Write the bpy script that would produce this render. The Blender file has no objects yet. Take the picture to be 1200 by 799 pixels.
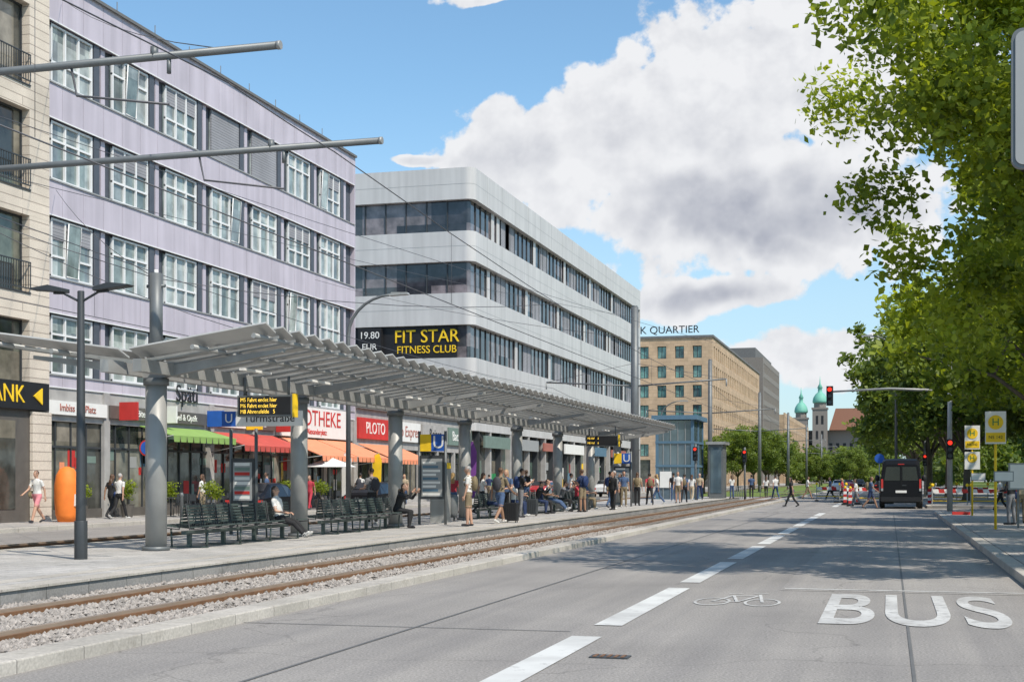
import bpy, bmesh, math, random
import numpy as np
from mathutils import Vector, Matrix, kdtree
R=math.radians
sc=bpy.context.scene
sc.view_settings.view_transform='Standard'; sc.view_settings.look='None'; sc.view_settings.exposure=0
random.seed(7); np.random.seed(7)
SUN=Vector((0.82,-0.57,0)).normalized()*math.cos(R(52))+Vector((0,0,math.sin(R(52))))

# ------------------------------------------------------------------ materials
def nodes_of(m):
    m.use_nodes=True; nt=m.node_tree; return nt, nt.nodes, nt.links
def mat(name,col,rough=.65,metal=0.,var=.12,scale=3.,bump=0.,bscale=60.,spec=.4,dirt=None,emis=0,coat=0):
    m=bpy.data.materials.new(name); nt,N,L=nodes_of(m); b=N['Principled BSDF']
    b.inputs['Roughness'].default_value=rough; b.inputs['Metallic'].default_value=metal
    b.inputs['Specular IOR Level'].default_value=spec
    if coat: b.inputs['Coat Weight'].default_value=coat
    tc=N.new('ShaderNodeTexCoord')
    n=N.new('ShaderNodeTexNoise'); n.inputs['Scale'].default_value=scale; n.inputs['Detail'].default_value=5
    L.new(tc.outputs['Object'],n.inputs['Vector'])
    mr=N.new('ShaderNodeMapRange'); mr.inputs[1].default_value=.25; mr.inputs[2].default_value=.75
    mr.inputs[3].default_value=1-var; mr.inputs[4].default_value=1+var
    L.new(n.outputs['Fac'],mr.inputs[0])
    mx=N.new('ShaderNodeVectorMath'); mx.operation='SCALE'; mx.inputs[0].default_value=col[:3]
    L.new(mr.outputs[0],mx.inputs['Scale']); out=mx.outputs[0]
    if dirt:   # rain streaks: noise stretched vertically
        mp=N.new('ShaderNodeMapping'); mp.inputs['Scale'].default_value=(2.2,2.2,.12); L.new(tc.outputs['Object'],mp.inputs[0])
        n3=N.new('ShaderNodeTexNoise'); n3.inputs['Scale'].default_value=1.; n3.inputs['Detail'].default_value=6; L.new(mp.outputs[0],n3.inputs['Vector'])
        r3=N.new('ShaderNodeMapRange'); r3.inputs[1].default_value=.35; r3.inputs[2].default_value=.65; r3.inputs[3].default_value=1-dirt; r3.inputs[4].default_value=1.04; L.new(n3.outputs['Fac'],r3.inputs[0])
        m3=N.new('ShaderNodeVectorMath'); m3.operation='SCALE'; L.new(out,m3.inputs[0]); L.new(r3.outputs[0],m3.inputs['Scale']); out=m3.outputs[0]
    L.new(out,b.inputs['Base Color'])
    if bump:
        n2=N.new('ShaderNodeTexNoise'); n2.inputs['Scale'].default_value=bscale; n2.inputs['Detail'].default_value=4
        L.new(tc.outputs['Object'],n2.inputs['Vector'])
        bp=N.new('ShaderNodeBump'); bp.inputs['Strength'].default_value=bump; bp.inputs['Distance'].default_value=.02
        L.new(n2.outputs['Fac'],bp.inputs['Height']); L.new(bp.outputs[0],b.inputs['Normal'])
    if emis:
        b.inputs['Emission Color'].default_value=(*col[:3],1); b.inputs['Emission Strength'].default_value=emis
    return m

def ramp(N,L,src,stops,interp='LINEAR'):
    r=N.new('ShaderNodeValToRGB'); r.color_ramp.interpolation=interp
    e=r.color_ramp.elements
    e[0].position=stops[0][0]; e[0].color=(*stops[0][1],1)
    e[1].position=stops[1][0]; e[1].color=(*stops[1][1],1)
    for p,c in stops[2:]:
        x=e.new(p); x.color=(*c,1)
    L.new(src,r.inputs[0]); return r

def noise(N,L,tc,scale,detail=5,rough=.55,sc3=None):
    n=N.new('ShaderNodeTexNoise'); n.inputs['Scale'].default_value=scale; n.inputs['Detail'].default_value=detail; n.inputs['Roughness'].default_value=rough
    if sc3:
        mp=N.new('ShaderNodeMapping'); mp.inputs['Scale'].default_value=sc3; L.new(tc,mp.inputs[0]); L.new(mp.outputs[0],n.inputs['Vector'])
    else: L.new(tc,n.inputs['Vector'])
    return n.outputs['Fac']
def mixc(N,L,f,a,b,mode='MIX'):
    m=N.new('ShaderNodeMix'); m.data_type='RGBA'; m.blend_type=mode
    if isinstance(f,(int,float)): m.inputs[0].default_value=f
    else: L.new(f,m.inputs[0])
    for i,v in ((6,a),(7,b)):
        if isinstance(v,tuple): m.inputs[i].default_value=(*v,1)
        else: L.new(v,m.inputs[i])
    return m.outputs[2]

def asphalt(name,c0,c1,streak=True):
    m=bpy.data.materials.new(name); nt,N,L=nodes_of(m); b=N['Principled BSDF']; b.inputs['Roughness'].default_value=.85; b.inputs['Specular IOR Level'].default_value=.3
    tc=N.new('ShaderNodeTexCoord').outputs['Object']
    big=noise(N,L,tc,.35,6); col=ramp(N,L,big,[(.3,c0),(.7,c1)]).outputs[0]
    sp=noise(N,L,tc,40,3,.75); spk=ramp(N,L,sp,[(.3,(.58,.58,.58)),(.7,(1.42,1.42,1.42))]).outputs[0]
    col=mixc(N,L,1.,col,spk,'MULTIPLY')
    if streak:
        st=noise(N,L,tc,1.,6,.6,(1.6,.05,1)); s2=ramp(N,L,st,[(.3,(.82,.82,.83)),(.65,(1.08,1.07,1.05))]).outputs[0]
        col=mixc(N,L,1.,col,s2,'MULTIPLY')
        bl=noise(N,L,tc,1.7,5,.7); s3=ramp(N,L,bl,[(.28,(.68,.68,.68)),(.38,(1,1,1))]).outputs[0]
        col=mixc(N,L,.6,col,s3,'MULTIPLY')
    vo=N.new('ShaderNodeTexVoronoi'); vo.feature='DISTANCE_TO_EDGE'; vo.inputs['Scale'].default_value=.13
    wp=N.new('ShaderNodeVectorMath'); wp.operation='ADD'
    nn=N.new('ShaderNodeTexNoise'); nn.inputs['Scale'].default_value=.6; nn.inputs['Detail'].default_value=6; L.new(tc,nn.inputs['Vector'])
    sc_=N.new('ShaderNodeVectorMath'); sc_.operation='SCALE'; sc_.inputs['Scale'].default_value=2.; L.new(nn.outputs['Color'],sc_.inputs[0])
    L.new(tc,wp.inputs[0]); L.new(sc_.outputs[0],wp.inputs[1]); L.new(wp.outputs[0],vo.inputs['Vector'])
    cr=ramp(N,L,vo.outputs['Distance'],[(.0,(.6,.6,.6)),(.003,(1,1,1))]).outputs[0]
    col=mixc(N,L,.6,col,cr,'MULTIPLY')
    L.new(col,b.inputs['Base Color'])
    bp=N.new('ShaderNodeBump'); bp.inputs['Strength'].default_value=.5; bp.inputs['Distance'].default_value=.01
    L.new(sp,bp.inputs['Height']); L.new(bp.outputs[0],b.inputs['Normal'])
    return m
def slabs(name,c1,c2,mortar,w,h,msize=.012,off=.5,vert=None,rough=.8):
    m=bpy.data.materials.new(name); nt,N,L=nodes_of(m); b=N['Principled BSDF']; b.inputs['Roughness'].default_value=rough
    tc=N.new('ShaderNodeTexCoord').outputs['Object']
    vec=tc
    if vert:
        s=N.new('ShaderNodeSeparateXYZ'); L.new(tc,s.inputs[0]); c=N.new('ShaderNodeCombineXYZ')
        a=N.new('ShaderNodeMath'); a.operation='ADD'; L.new(s.outputs[0],a.inputs[0]); L.new(s.outputs[1],a.inputs[1])
        L.new(a.outputs[0],c.inputs[0]); L.new(s.outputs[2],c.inputs[1]); vec=c.outputs[0]
    br=N.new('ShaderNodeTexBrick'); br.inputs['Scale'].default_value=1; br.inputs['Brick Width'].default_value=w; br.inputs['Row Height'].default_value=h
    br.inputs['Mortar Size'].default_value=msize; br.offset=off
    br.inputs['Color1'].default_value=(*c1,1); br.inputs['Color2'].default_value=(*c2,1); br.inputs['Mortar'].default_value=(*mortar,1)
    L.new(vec,br.inputs['Vector'])
    bg=noise(N,L,tc,.5,6); g=ramp(N,L,bg,[(.3,(.8,.8,.8)),(.7,(1.12,1.12,1.12))]).outputs[0]
    col=mixc(N,L,1.,br.outputs['Color'],g,'MULTIPLY')
    sp=noise(N,L,tc,30,3); g2=ramp(N,L,sp,[(.3,(.80,.80,.80)),(.7,(1.15,1.15,1.15))]).outputs[0]
    col=mixc(N,L,1.,col,g2,'MULTIPLY')
    if not vert:
        s4=noise(N,L,tc,2.5,5,.7); g4=ramp(N,L,s4,[(.33,(.78,.77,.75)),(.45,(1,1,1))]).outputs[0]; col=mixc(N,L,.8,col,g4,'MULTIPLY')
    L.new(col,b.inputs['Base Color'])
    bp=N.new('ShaderNodeBump'); bp.inputs['Strength'].default_value=.4; bp.inputs['Distance'].default_value=.01; bp.invert=True
    L.new(br.outputs['Fac'],bp.inputs['Height']); L.new(bp.outputs[0],b.inputs['Normal'])
    return m
def gravel(name):
    m=bpy.data.materials.new(name); nt,N,L=nodes_of(m); b=N['Principled BSDF']; b.inputs['Roughness'].default_value=.95
    tc=N.new('ShaderNodeTexCoord').outputs['Object']
    vo=N.new('ShaderNodeTexVoronoi'); vo.inputs['Scale'].default_value=11; L.new(tc,vo.inputs['Vector'])
    s=N.new('ShaderNodeSeparateColor'); L.new(vo.outputs['Color'],s.inputs[0])
    c=ramp(N,L,s.outputs[0],[(0,(.09,.08,.07)),(.5,(.26,.235,.21)),(1.,(.52,.48,.43))]).outputs[0]
    big=noise(N,L,tc,.6,5); g=ramp(N,L,big,[(.3,(.75,.72,.68)),(.7,(1.15,1.12,1.08))]).outputs[0]
    c=mixc(N,L,1.,c,g,'MULTIPLY')
    e=ramp(N,L,vo.outputs['Distance'],[(.3,(1,1,1)),(.75,(.3,.28,.26))]).outputs[0]; c=mixc(N,L,1.,c,e,'MULTIPLY')
    L.new(c,b.inputs['Base Color'])
    bp=N.new('ShaderNodeBump'); bp.inputs['Strength'].default_value=1; bp.inputs['Distance'].default_value=.05; bp.invert=True
    L.new(vo.outputs['Distance'],bp.inputs['Height']); L.new(bp.outputs[0],b.inputs['Normal'])
    return m
def paint(name,wear=.5,base=(.62,.62,.60)):
    m=bpy.data.materials.new(name); nt,N,L=nodes_of(m); b=N['Principled BSDF']; b.inputs['Roughness'].default_value=.7
    g=N.new('ShaderNodeNewGeometry').outputs['Position']
    n=noise(N,L,g,5,9,.8); f=ramp(N,L,n,[(wear-.1,(0,0,0)),(wear+.05,(1,1,1))]).outputs[0]
    n2=noise(N,L,g,.9,3,.5); f2=ramp(N,L,n2,[(.35,(.55,.55,.55)),(.6,(1,1,1))]).outputs[0]; f=mixc(N,L,1.,f,f2,'MULTIPLY')
    c=mixc(N,L,f,(.27,.26,.25),base); L.new(c,b.inputs['Base Color']); return m
def pane(name,cell,stops,rough=.06,spec=.7):
    m=bpy.data.materials.new(name); nt,N,L=nodes_of(m); b=N['Principled BSDF']
    b.inputs['Roughness'].default_value=rough; b.inputs['Specular IOR Level'].default_value=spec
    tc=N.new('ShaderNodeTexCoord').outputs['Object']
    sn=N.new('ShaderNodeVectorMath'); sn.operation='SNAP'; sn.inputs[1].default_value=cell; L.new(tc,sn.inputs[0])
    w=N.new('ShaderNodeTexWhiteNoise'); L.new(sn.outputs[0],w.inputs['Vector'])
    c=ramp(N,L,w.outputs['Value'],stops,'LINEAR').outputs[0]
    n=noise(N,L,tc,1.3,4); g=ramp(N,L,n,[(.35,(.6,.6,.6)),(.65,(1.3,1.3,1.3))]).outputs[0]
    c=mixc(N,L,1.,c,g,'MULTIPLY'); L.new(c,b.inputs['Base Color'])
    bp=N.new('ShaderNodeBump'); bp.inputs['Strength'].default_value=.25; bp.inputs['Distance'].default_value=.02
    L.new(noise(N,L,tc,.9,2),bp.inputs['Height']); L.new(bp.outputs[0],b.inputs['Normal']); return m
def leafmat(name,dark,light,trans=.35):
    m=bpy.data.materials.new(name); nt,N,L=nodes_of(m); b=N['Principled BSDF']; out=N['Material Output']
    b.inputs['Roughness'].default_value=.5; b.inputs['Specular IOR Level'].default_value=.3
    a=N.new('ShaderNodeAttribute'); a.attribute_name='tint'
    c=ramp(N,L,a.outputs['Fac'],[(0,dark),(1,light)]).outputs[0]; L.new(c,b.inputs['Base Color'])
    t=N.new('ShaderNodeBsdfTranslucent'); c2=mixc(N,L,1.,c,(1.8,1.65,.5),'MULTIPLY'); L.new(c2,t.inputs[0])
    mx=N.new('ShaderNodeMixShader'); mx.inputs[0].default_value=trans; L.new(b.outputs[0],mx.inputs[1]); L.new(t.outputs[0],mx.inputs[2])
    L.new(mx.outputs[0],out.inputs[0]); return m

M={}
M['asphalt']=asphalt('asphalt',(.235,.222,.212),(.30,.283,.268))
M['asphalt2']=asphalt('asphalt_patch',(.27,.255,.243),(.325,.308,.293))
M['ground']=asphalt('ground_mat',(.22,.21,.20),(.28,.27,.26),False)
M['gravel']=gravel('track_gravel')
M['slab']=slabs('platform_slabs',(.40,.385,.365),(.47,.45,.43),(.24,.23,.22),.6,.4)
M['walk']=slabs('pavement_slabs',(.36,.34,.32),(.42,.395,.37),(.2,.19,.18),1.,.75)
M['kerb']=slabs('kerb_stone',(.42,.39,.345),(.48,.445,.40),(.24,.22,.2),5.,1.0,.008)
M['kerbd']=slabs('platform_edge_stone',(.24,.235,.23),(.29,.28,.27),(.14,.14,.13),5.,1.0,.01)
M['white']=paint('road_paint',.40); M['worn']=paint('road_paint_worn',.46,(.56,.555,.54))
M['rail']=mat('rail_rust',(.20,.105,.055),.6,.2,.3,8); M['railtop']=mat('rail_top',(.46,.36,.28),.4,.6)
M['seam']=mat('bitumen_seam',(.13,.13,.13),.7)
M['grass']=mat('grass_mat',(.13,.18,.035),.9,0,.4,3,.8,30)
M['steel']=mat('grey_steel',(.32,.32,.31),.5,.2,.14,2,dirt=.15)
M['steel2']=mat('canopy_slat',(.44,.44,.43),.5,.1,.16,1.5)
M['steeld']=mat('dark_steel',(.05,.055,.06),.5,.2)
M['mast']=mat('mast_grey',(.15,.16,.165),.5,.3)
M['conc']=mat('concrete',(.38,.365,.35),.85,0,.15,2,.3,dirt=.15)
M['wire']=mat('wire_mat',(.10,.10,.11),.5,.3)
M['green']=mat('bench_green',(.075,.10,.095),.45,.2)
M['black']=mat('black_mat',(.015,.015,.017),.5)
M['rubber']=mat('rubber',(.02,.02,.02),.85)
M['lav']=mat('lavender_panel',(.50,.455,.515),.6,0,.09,.5,dirt=.13)
M['lavd']=mat('dark_window_band',(.075,.085,.105),.5)
M['wframe']=mat('white_frame',(.72,.72,.72),.5,0,.04)
M['sand']=slabs('sandstone',(.47,.33,.21),(.53,.375,.245),(.34,.25,.17),1.2,.6,.02,.5,True)
M['beige']=slabs('beige_cladding',(.62,.54,.45),(.67,.585,.49),(.36,.30,.25),4.,.32,.018,.5,True)
M['alu']=mat('aluminium_cladding',(.545,.53,.52),.5,.05,.06,.35,dirt=.10)
M['dkstone']=mat('dark_stone',(.11,.10,.09),.4)
M['pane1']=pane('office_glass',(50,.87,3.5),[(0,(.10,.13,.13)),(.35,(.24,.29,.28)),(.6,(.42,.46,.44)),(1.,(.12,.15,.17))])
M['pane2']=pane('ribbon_glass',(2.7,2.7,2.25),[(0,(.025,.027,.033)),(.45,(.045,.045,.055)),(.5,(.19,.165,.175)),(.75,(.16,.14,.145)),(.8,(.035,.04,.045)),(1.,(.06,.065,.07))])
M['pane3']=pane('shop_glass',(50,1.4,3.),[(0,(.03,.035,.035)),(.3,(.08,.08,.07)),(.6,(.20,.18,.14)),(.8,(.06,.11,.09)),(1.,(.25,.22,.18))])
M['pane4']=pane('teal_glass',(2.6,2.6,3.4),[(0,(.08,.20,.19)),(.5,(.16,.32,.29)),(1.,(.04,.08,.09))])
M['blind']=slabs('blind_mat',(.29,.29,.31),(.31,.31,.33),(.16,.16,.18),50.,.12,.012,0,True)
M['roof']=mat('roof_felt',(.14,.14,.14),.9)
def C(name,col,**k): M[name]=mat(name,col,**k)
C('red',(.50,.035,.03)); C('orange',(.78,.20,.03)); C('awn_or',(.76,.27,.14)); C('awn_gr',(.24,.38,.10)); C('awn_red',(.5,.08,.06))
C('yellow',(.85,.55,.02)); C('blue',(.02,.10,.42)); C('lblue',(.09,.17,.24)); C('signw',(.74,.73,.70),var=.05); C('signg',(.30,.31,.31),var=.05)
C('green2',(.03,.22,.08)); C('copper',(.16,.42,.33)); C('brownroof',(.30,.14,.09)); C('oldstone',(.20,.175,.155)); C('purple',(.2,.06,.3)); C('mutedg',(.16,.22,.19)); C('mutedr',(.36,.13,.10))
C('stone',(.30,.27,.245),var=.6,scale=14,rough=.95)
C('bark',(.12,.10,.075),bump=.8,bscale=12,rough=.9,var=.3)
M['led']=mat('led_yellow',(1.,.65,.08),emis=.9)
M['redlamp']=mat('red_lamp',(1.,.04,.02),emis=1.6)
M['carblack']=mat('black_car_paint',(.008,.008,.010),.38,0,.05,spec=.25)
M['carwhite']=mat('white_car_paint',(.6,.6,.6),.3,0,.03,coat=1.); M['carred']=mat('red_car_paint',(.4,.02,.02),.3,0,.03,coat=1.)
M['carglass']=mat('car_glass',(.012,.014,.017),.08,0,.05,spec=.5)
M['clear']=mat('kiosk_glass',(.08,.12,.15),.06,0,.5,.7,spec=.9)
M['leafA']=leafmat('leaf_linden',(.07,.115,.014),(.33,.40,.045),.46); M['leafB']=leafmat('leaf_far',(.055,.09,.02),(.20,.265,.055),.38)

# ------------------------------------------------------------------ mesh builder
def vbox(x0,x1,y0,y1,z0,z1):
    v=[(x0,y0,z0),(x1,y0,z0),(x1,y1,z0),(x0,y1,z0),(x0,y0,z1),(x1,y0,z1),(x1,y1,z1),(x0,y1,z1)]
    return v,[(0,3,2,1),(4,5,6,7),(0,1,5,4),(1,2,6,5),(2,3,7,6),(3,0,4,7)]
def frame_of(d):
    d=Vector(d).normalized(); a=Vector((0,0,1)) if abs(d.z)<.9 else Vector((1,0,0))
    s=d.cross(a).normalized(); return s,s.cross(d).normalized()
def vtube(pts,rad,n=8,cap=True):
    pts=[Vector(p) for p in pts]
    if not isinstance(rad,(list,tuple)): rad=[rad]*len(pts)
    V=[];F=[]
    s0=None
    for i,p in enumerate(pts):
        d=(pts[min(i+1,len(pts)-1)]-pts[max(i-1,0)])
        s,t=frame_of(d)
        if s0 is not None:
            s=(s0-d.normalized()*s0.dot(d.normalized())).normalized(); t=s.cross(d.normalized())
        s0=s
        for k in range(n):
            a=2*math.pi*k/n; V.append(tuple(p+(s*math.cos(a)+t*math.sin(a))*rad[i]))
    for i in range(len(pts)-1):
        for k in range(n):
            a=i*n+k;b=i*n+(k+1)%n; F.append((a,b,b+n,a+n))
    if cap:
        F.append(tuple(range(n-1,-1,-1))); F.append(tuple(range((len(pts)-1)*n,len(pts)*n)))
    return V,F
def vell(c,r,n=12,m=8):
    V=[];F=[]
    for i in range(1,m):
        th=math.pi*i/m
        for k in range(n):
            a=2*math.pi*k/n; V.append((c[0]+r[0]*math.sin(th)*math.cos(a),c[1]+r[1]*math.sin(th)*math.sin(a),c[2]+r[2]*math.cos(th)))
    V.append((c[0],c[1],c[2]+r[2])); V.append((c[0],c[1],c[2]-r[2])); T=len(V)-2
    for i in range(m-2):
        for k in range(n):
            a=i*n+k;b=i*n+(k+1)%n; F.append((a,a+n,b+n,b))
    for k in range(n):
        F.append((T,k,(k+1)%n)); F.append((T+1,(m-2)*n+(k+1)%n,(m-2)*n+k))
    return V,F
def vprism(poly,ax,a0,a1):
    def mk(p,a):
        l=list(p); l.insert(ax,a); return tuple(l)
    n=len(poly); V=[mk(p,a0) for p in poly]+[mk(p,a1) for p in poly]
    F=[tuple(range(n)),tuple(range(2*n-1,n-1,-1))]+[(i,i+n,(i+1)%n+n,(i+1)%n) for i in range(n)]
    return V,F
def vlathe(prof,c=(0,0,0),n=16):
    V=[];F=[]
    for r,z in prof:
        for k in range(n):
            a=2*math.pi*k/n; V.append((c[0]+r*math.cos(a),c[1]+r*math.sin(a),c[2]+z))
    for i in range(len(prof)-1):
        for k in range(n):
            a=i*n+k;b=i*n+(k+1)%n; F.append((a,b,b+n,a+n))
    F.append(tuple(range(n-1,-1,-1))); F.append(tuple(range((len(prof)-1)*n,len(prof)*n)))
    return V,F
class Ob:
    def __init__(s,name): s.name=name; s.p={}; s.ex=[]
    def add(s,part,m,vf,smooth=False):
        P=s.p.setdefault(part,[[],[],m,smooth]); o=len(P[0]); P[0].extend(vf[0]); P[1].extend([tuple(i+o for i in f) for f in vf[1]])
    def box(s,part,m,*a): s.add(part,m,vbox(*a))
    def tube(s,part,m,pts,r,n=8): s.add(part,m,vtube(pts,r,n),True)
    def text(s,body,m,loc,size,rot=(R(90),0,0),ext=.01,align='CENTER',sx=1.):
        cu=bpy.data.curves.new('lettering','FONT'); cu.body=body; cu.size=size; cu.extrude=ext; cu.align_x=align; cu.align_y='CENTER'; cu.resolution_u=4
        o=bpy.data.objects.new('lettering',cu); o.location=loc; o.rotation_euler=rot; o.scale=(sx,1,1); cu.materials.append(M[m]); sc.collection.objects.link(o); s.ex.append(o)
    def done(s,loc=(0,0,0),rot=0,scale=1,bevel=0):
        ch=[]
        for pn,(V,F,m,sm) in s.p.items():
            me=bpy.data.meshes.new(pn); me.from_pydata(V,[],F); me.materials.append(M[m])
            bm=bmesh.new(); bm.from_mesh(me); bmesh.ops.recalc_face_normals(bm,faces=bm.faces); bm.to_mesh(me); bm.free()
            if sm:
                for q in me.polygons: q.use_smooth=len(q.vertices)<=4
            o=bpy.data.objects.new(pn,me); sc.collection.objects.link(o); ch.append(o)
            if bevel:
                b=o.modifiers.new('bevel','BEVEL'); b.width=bevel; b.segments=2; b.limit_method='ANGLE'
        if len(ch)==1 and not s.ex:
            r=ch[0]; r.name=s.name
        else:
            r=bpy.data.objects.new(s.name,None); sc.collection.objects.link(r)
            for o in ch+s.ex: o.parent=r
        r.location=loc; r.rotation_euler=(0,0,rot); r.scale=(scale,)*3
        return r
def dup(src,loc,rot=0,scale=1):
    r=src.copy(); sc.collection.objects.link(r); r.location=loc; r.rotation_euler=(0,0,rot); r.scale=(scale,)*3 if not isinstance(scale,tuple) else scale
    for c in src.children:
        k=c.copy(); sc.collection.objects.link(k); k.parent=r
    return r
def sheet(name,m,x0,x1,y0,y1,z):
    o=Ob(name); o.add('s',m,([(x0,y0,z),(x1,y0,z),(x1,y1,z),(x0,y1,z)],[(0,1,2,3)])); return o.done()

# ------------------------------------------------------------------ ground, roads
sheet('ground','ground',-3000,3000,-500,4500,-.05)
sheet('road','asphalt',-7.1,2.0,-30,900,0.)
sheet('road','asphalt',-25.5,-20.6,-30,900,0.)
sheet('road_junction','asphalt',2.0,60,66,78,0.)
sheet('road_patch','asphalt2',-1.55,1.95,20.4,47,.004)
sheet('road_patch','asphalt2',-6.4,-4.6,27,33,.004)
sheet('track_bed','gravel',-10.86,-7.5,-30,104,.03)
sheet('track_bed','gravel',-20.6,-17.1,-30,104,.03)
sheet('track_junction_paving','walk',-20.6,-7.5,104,120,.03)
sheet('grass_median','grass',-20.3,-7.5,120,420,.06)
# loose ballast stones on the near track
rg=np.random.default_rng(4); n=17000
P=np.stack([rg.uniform(-10.8,-7.56,n),11+(rg.random(n)**1.5)*34,np.full(n,.035)],1)
keep=np.ones(n,bool)
for x in (-8.5,-9.95): keep&=np.abs(P[:,0]-x)>.10
P=P[keep]; n=len(P); base=np.array([(1,0,0),(0,1,0),(-1,0,0),(0,-1,0),(0,0,1),(0,0,-1)],float)
sz=(.022+.028*rg.random(n))[:,None,None]; an=rg.random(n)*6.28; ca,sa=np.cos(an),np.sin(an)
B=base[None]*(1+.5*(rg.random((n,6,1))-.5))*sz; B[...,2]*=.75
X=B[...,0]*ca[:,None]-B[...,1]*sa[:,None]; Y=B[...,0]*sa[:,None]+B[...,1]*ca[:,None]
V=np.stack([X+P[:,None,0],Y+P[:,None,1],B[...,2]+P[:,None,2]+rg.random((n,1))*.012],-1).reshape(-1,3)
F=np.array([(0,1,4),(1,2,4),(2,3,4),(3,0,4),(1,0,5),(2,1,5),(3,2,5),(0,3,5)]); F=(F[None]+6*np.arange(n)[:,None,None]).reshape(-1,3)
me=bpy.data.meshes.new('track_ballast'); me.from_pydata(V.tolist(),[],F.tolist()); me.materials.append(M['stone']); ob=bpy.data.objects.new('track_ballast',me); sc.collection.objects.link(ob)
o=Ob('kerb'); o.box('k','kerb',-7.5,-7.1,-30,420,-.05,.12); o.done(bevel=.015)
o=Ob('kerb'); o.box('k','kerb',2.0,2.28,-30,66,-.05,.14); o.done(bevel=.015)
o=Ob('kerb'); o.box('k','kerb',2.0,2.28,78,600,-.05,.14); o.done(bevel=.015)
o=Ob('kerb'); o.box('k','kerb',-25.8,-25.5,-30,600,-.05,.14); o.done(bevel=.015)
for i,(a,b) in enumerate(((-30,66),(78,600))):
    o=Ob('pavement'); o.box('p','walk',2.28,14,a,b,-.05,.15); o.done()
o=Ob('pavement'); o.box('p','walk',-60,-25.8,-30,600,-.05,.15); o.done()
o=Ob('lawn'); o.box('p','grass',14,300,90,600,-.05,.17); o.done()
o=Ob('tram_platform')
o.box('deck','slab',-16.7,-11.3,-30,104,-.05,.22); o.box('edge','kerbd',-11.298,-10.9,-30,104,-.05,.20); o.box('edge_far','kerb',-17.1,-16.702,-30,104,-.05,.225)
o.box('edge_cap','kerb',-11.298,-10.87,-30,104,.2005,.232)
o.box('guide_line','kerb',-11.95,-11.65,-30,104,.221,.226)
o.done()
o=Ob('rails')
for x in (-8.5,-9.95,-18.1,-19.55):
    o.box('rail','rail',x-.07,x+.07,-30,420,.0,.085); o.box('head','railtop',x-.033,x+.033,-30,420,.086,.125)
o.done()
o=Ob('road_seam')
for (x,w) in ((-5.05,.02),(.2,.015)): o.add('s','seam',([(x-w,-20,.0065),(x+w,-20,.0065),(x+w,66,.0065),(x-w,66,.0065)],[(0,1,2,3)]))
for y in (14.2,26.9,47.1): o.add('s2','seam',([(-7.1,y,.0062),(-3.3,y+.1,.0062),(-3.3,y+.13,.0062),(-7.1,y+.03,.0062)],[(0,1,2,3)]))
o.done()
o=Ob('lane_markings')
y=8.5
while y<260:
    if not 66<y<78: o.add('dash','white',([(-3.19,y,.008),(-2.87,y,.008),(-2.87,y+5.4,.008),(-3.19,y+5.4,.008)],[(0,1,2,3)]))
    y+=6.5
for yy in (67.,79.): 
    for k in range(16):
        x=-6.8+k*.55
        o.add('crossing','white',([(x,yy,.008),(x+.28,yy,.008),(x+.28,yy+.3,.008),(x,yy+.3,.008)],[(0,1,2,3)]))
o.add('line','worn',([(-1.5,20.65,.009),(1.9,20.65,.009),(1.9,20.77,.009),(-1.5,20.77,.009)],[(0,1,2,3)]))
o.done()
def bigtext(s,x,y,w,h):
    cu=bpy.data.curves.new('bus_lane_lettering','FONT'); cu.body=s; cu.size=1.; cu.offset=.012; cu.space_character=1.08
    ob=bpy.data.objects.new('bus_lane_lettering',cu); sc.collection.objects.link(ob); bpy.context.view_layer.update()
    d=ob.dimensions; ob.scale=(w/d.x,h/d.y,1); ob.location=(x,y,.009); cu.materials.append(M['worn']); return ob
bigtext('BUS',-.86,15.9,2.15,4.2)
o=Ob('bicycle_marking')
def flatring(cx,cy,rx,ry,w,n=28,z=.007):
    V=[];F=[]
    for k in range(n):
        a=2*math.pi*k/n
        V+= [(cx+rx*math.cos(a),cy+ry*math.sin(a),z),(cx+(rx-w)*math.cos(a),cy+(ry-w*1.6)*math.sin(a),z)]
    for k in range(n):
        a=2*k;b=2*((k+1)%n); F.append((a,b,b+1,a+1))
    return V,F
def flatline(p,q,w=.05,z=.007):
    d=Vector((q[0]-p[0],q[1]-p[1])).normalized(); n=Vector((-d.y,d.x))*w
    return [(p[0]+n.x,p[1]+n.y,z),(q[0]+n.x,q[1]+n.y,z),(q[0]-n.x,q[1]-n.y,z),(p[0]-n.x,p[1]-n.y,z)],[(0,1,2,3)]
o.add('m','worn',flatring(-2.28,18.3,.24,.55,.04)); o.add('m','worn',flatring(-1.62,18.3,.24,.55,.04))
for i,(p,q) in enumerate((((-2.28,18.3),(-2.1,19.3)),((-2.1,19.3),(-1.75,19.3)),((-1.75,19.5),(-1.62,18.3)),((-2.1,19.3),(-1.95,18.3)),((-1.95,18.3),(-1.75,19.3)),((-2.28,18.3),(-1.95,18.3)),((-2.2,19.6),(-2.0,19.6)),((-1.85,19.7),(-1.65,19.7)))):
    o.add('m','worn',flatline(p,q,.022,.0075+.0004*i))
o.done()
o=Ob('drain_grate'); o.box('frame','steeld',-2.66,-2.30,12.27,12.48,0.001,.012)
for k in range(5): o.box('bars','rail',-2.63+k*.065,-2.60+k*.065,12.29,12.46,.0125,.018)
o.done()

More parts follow.
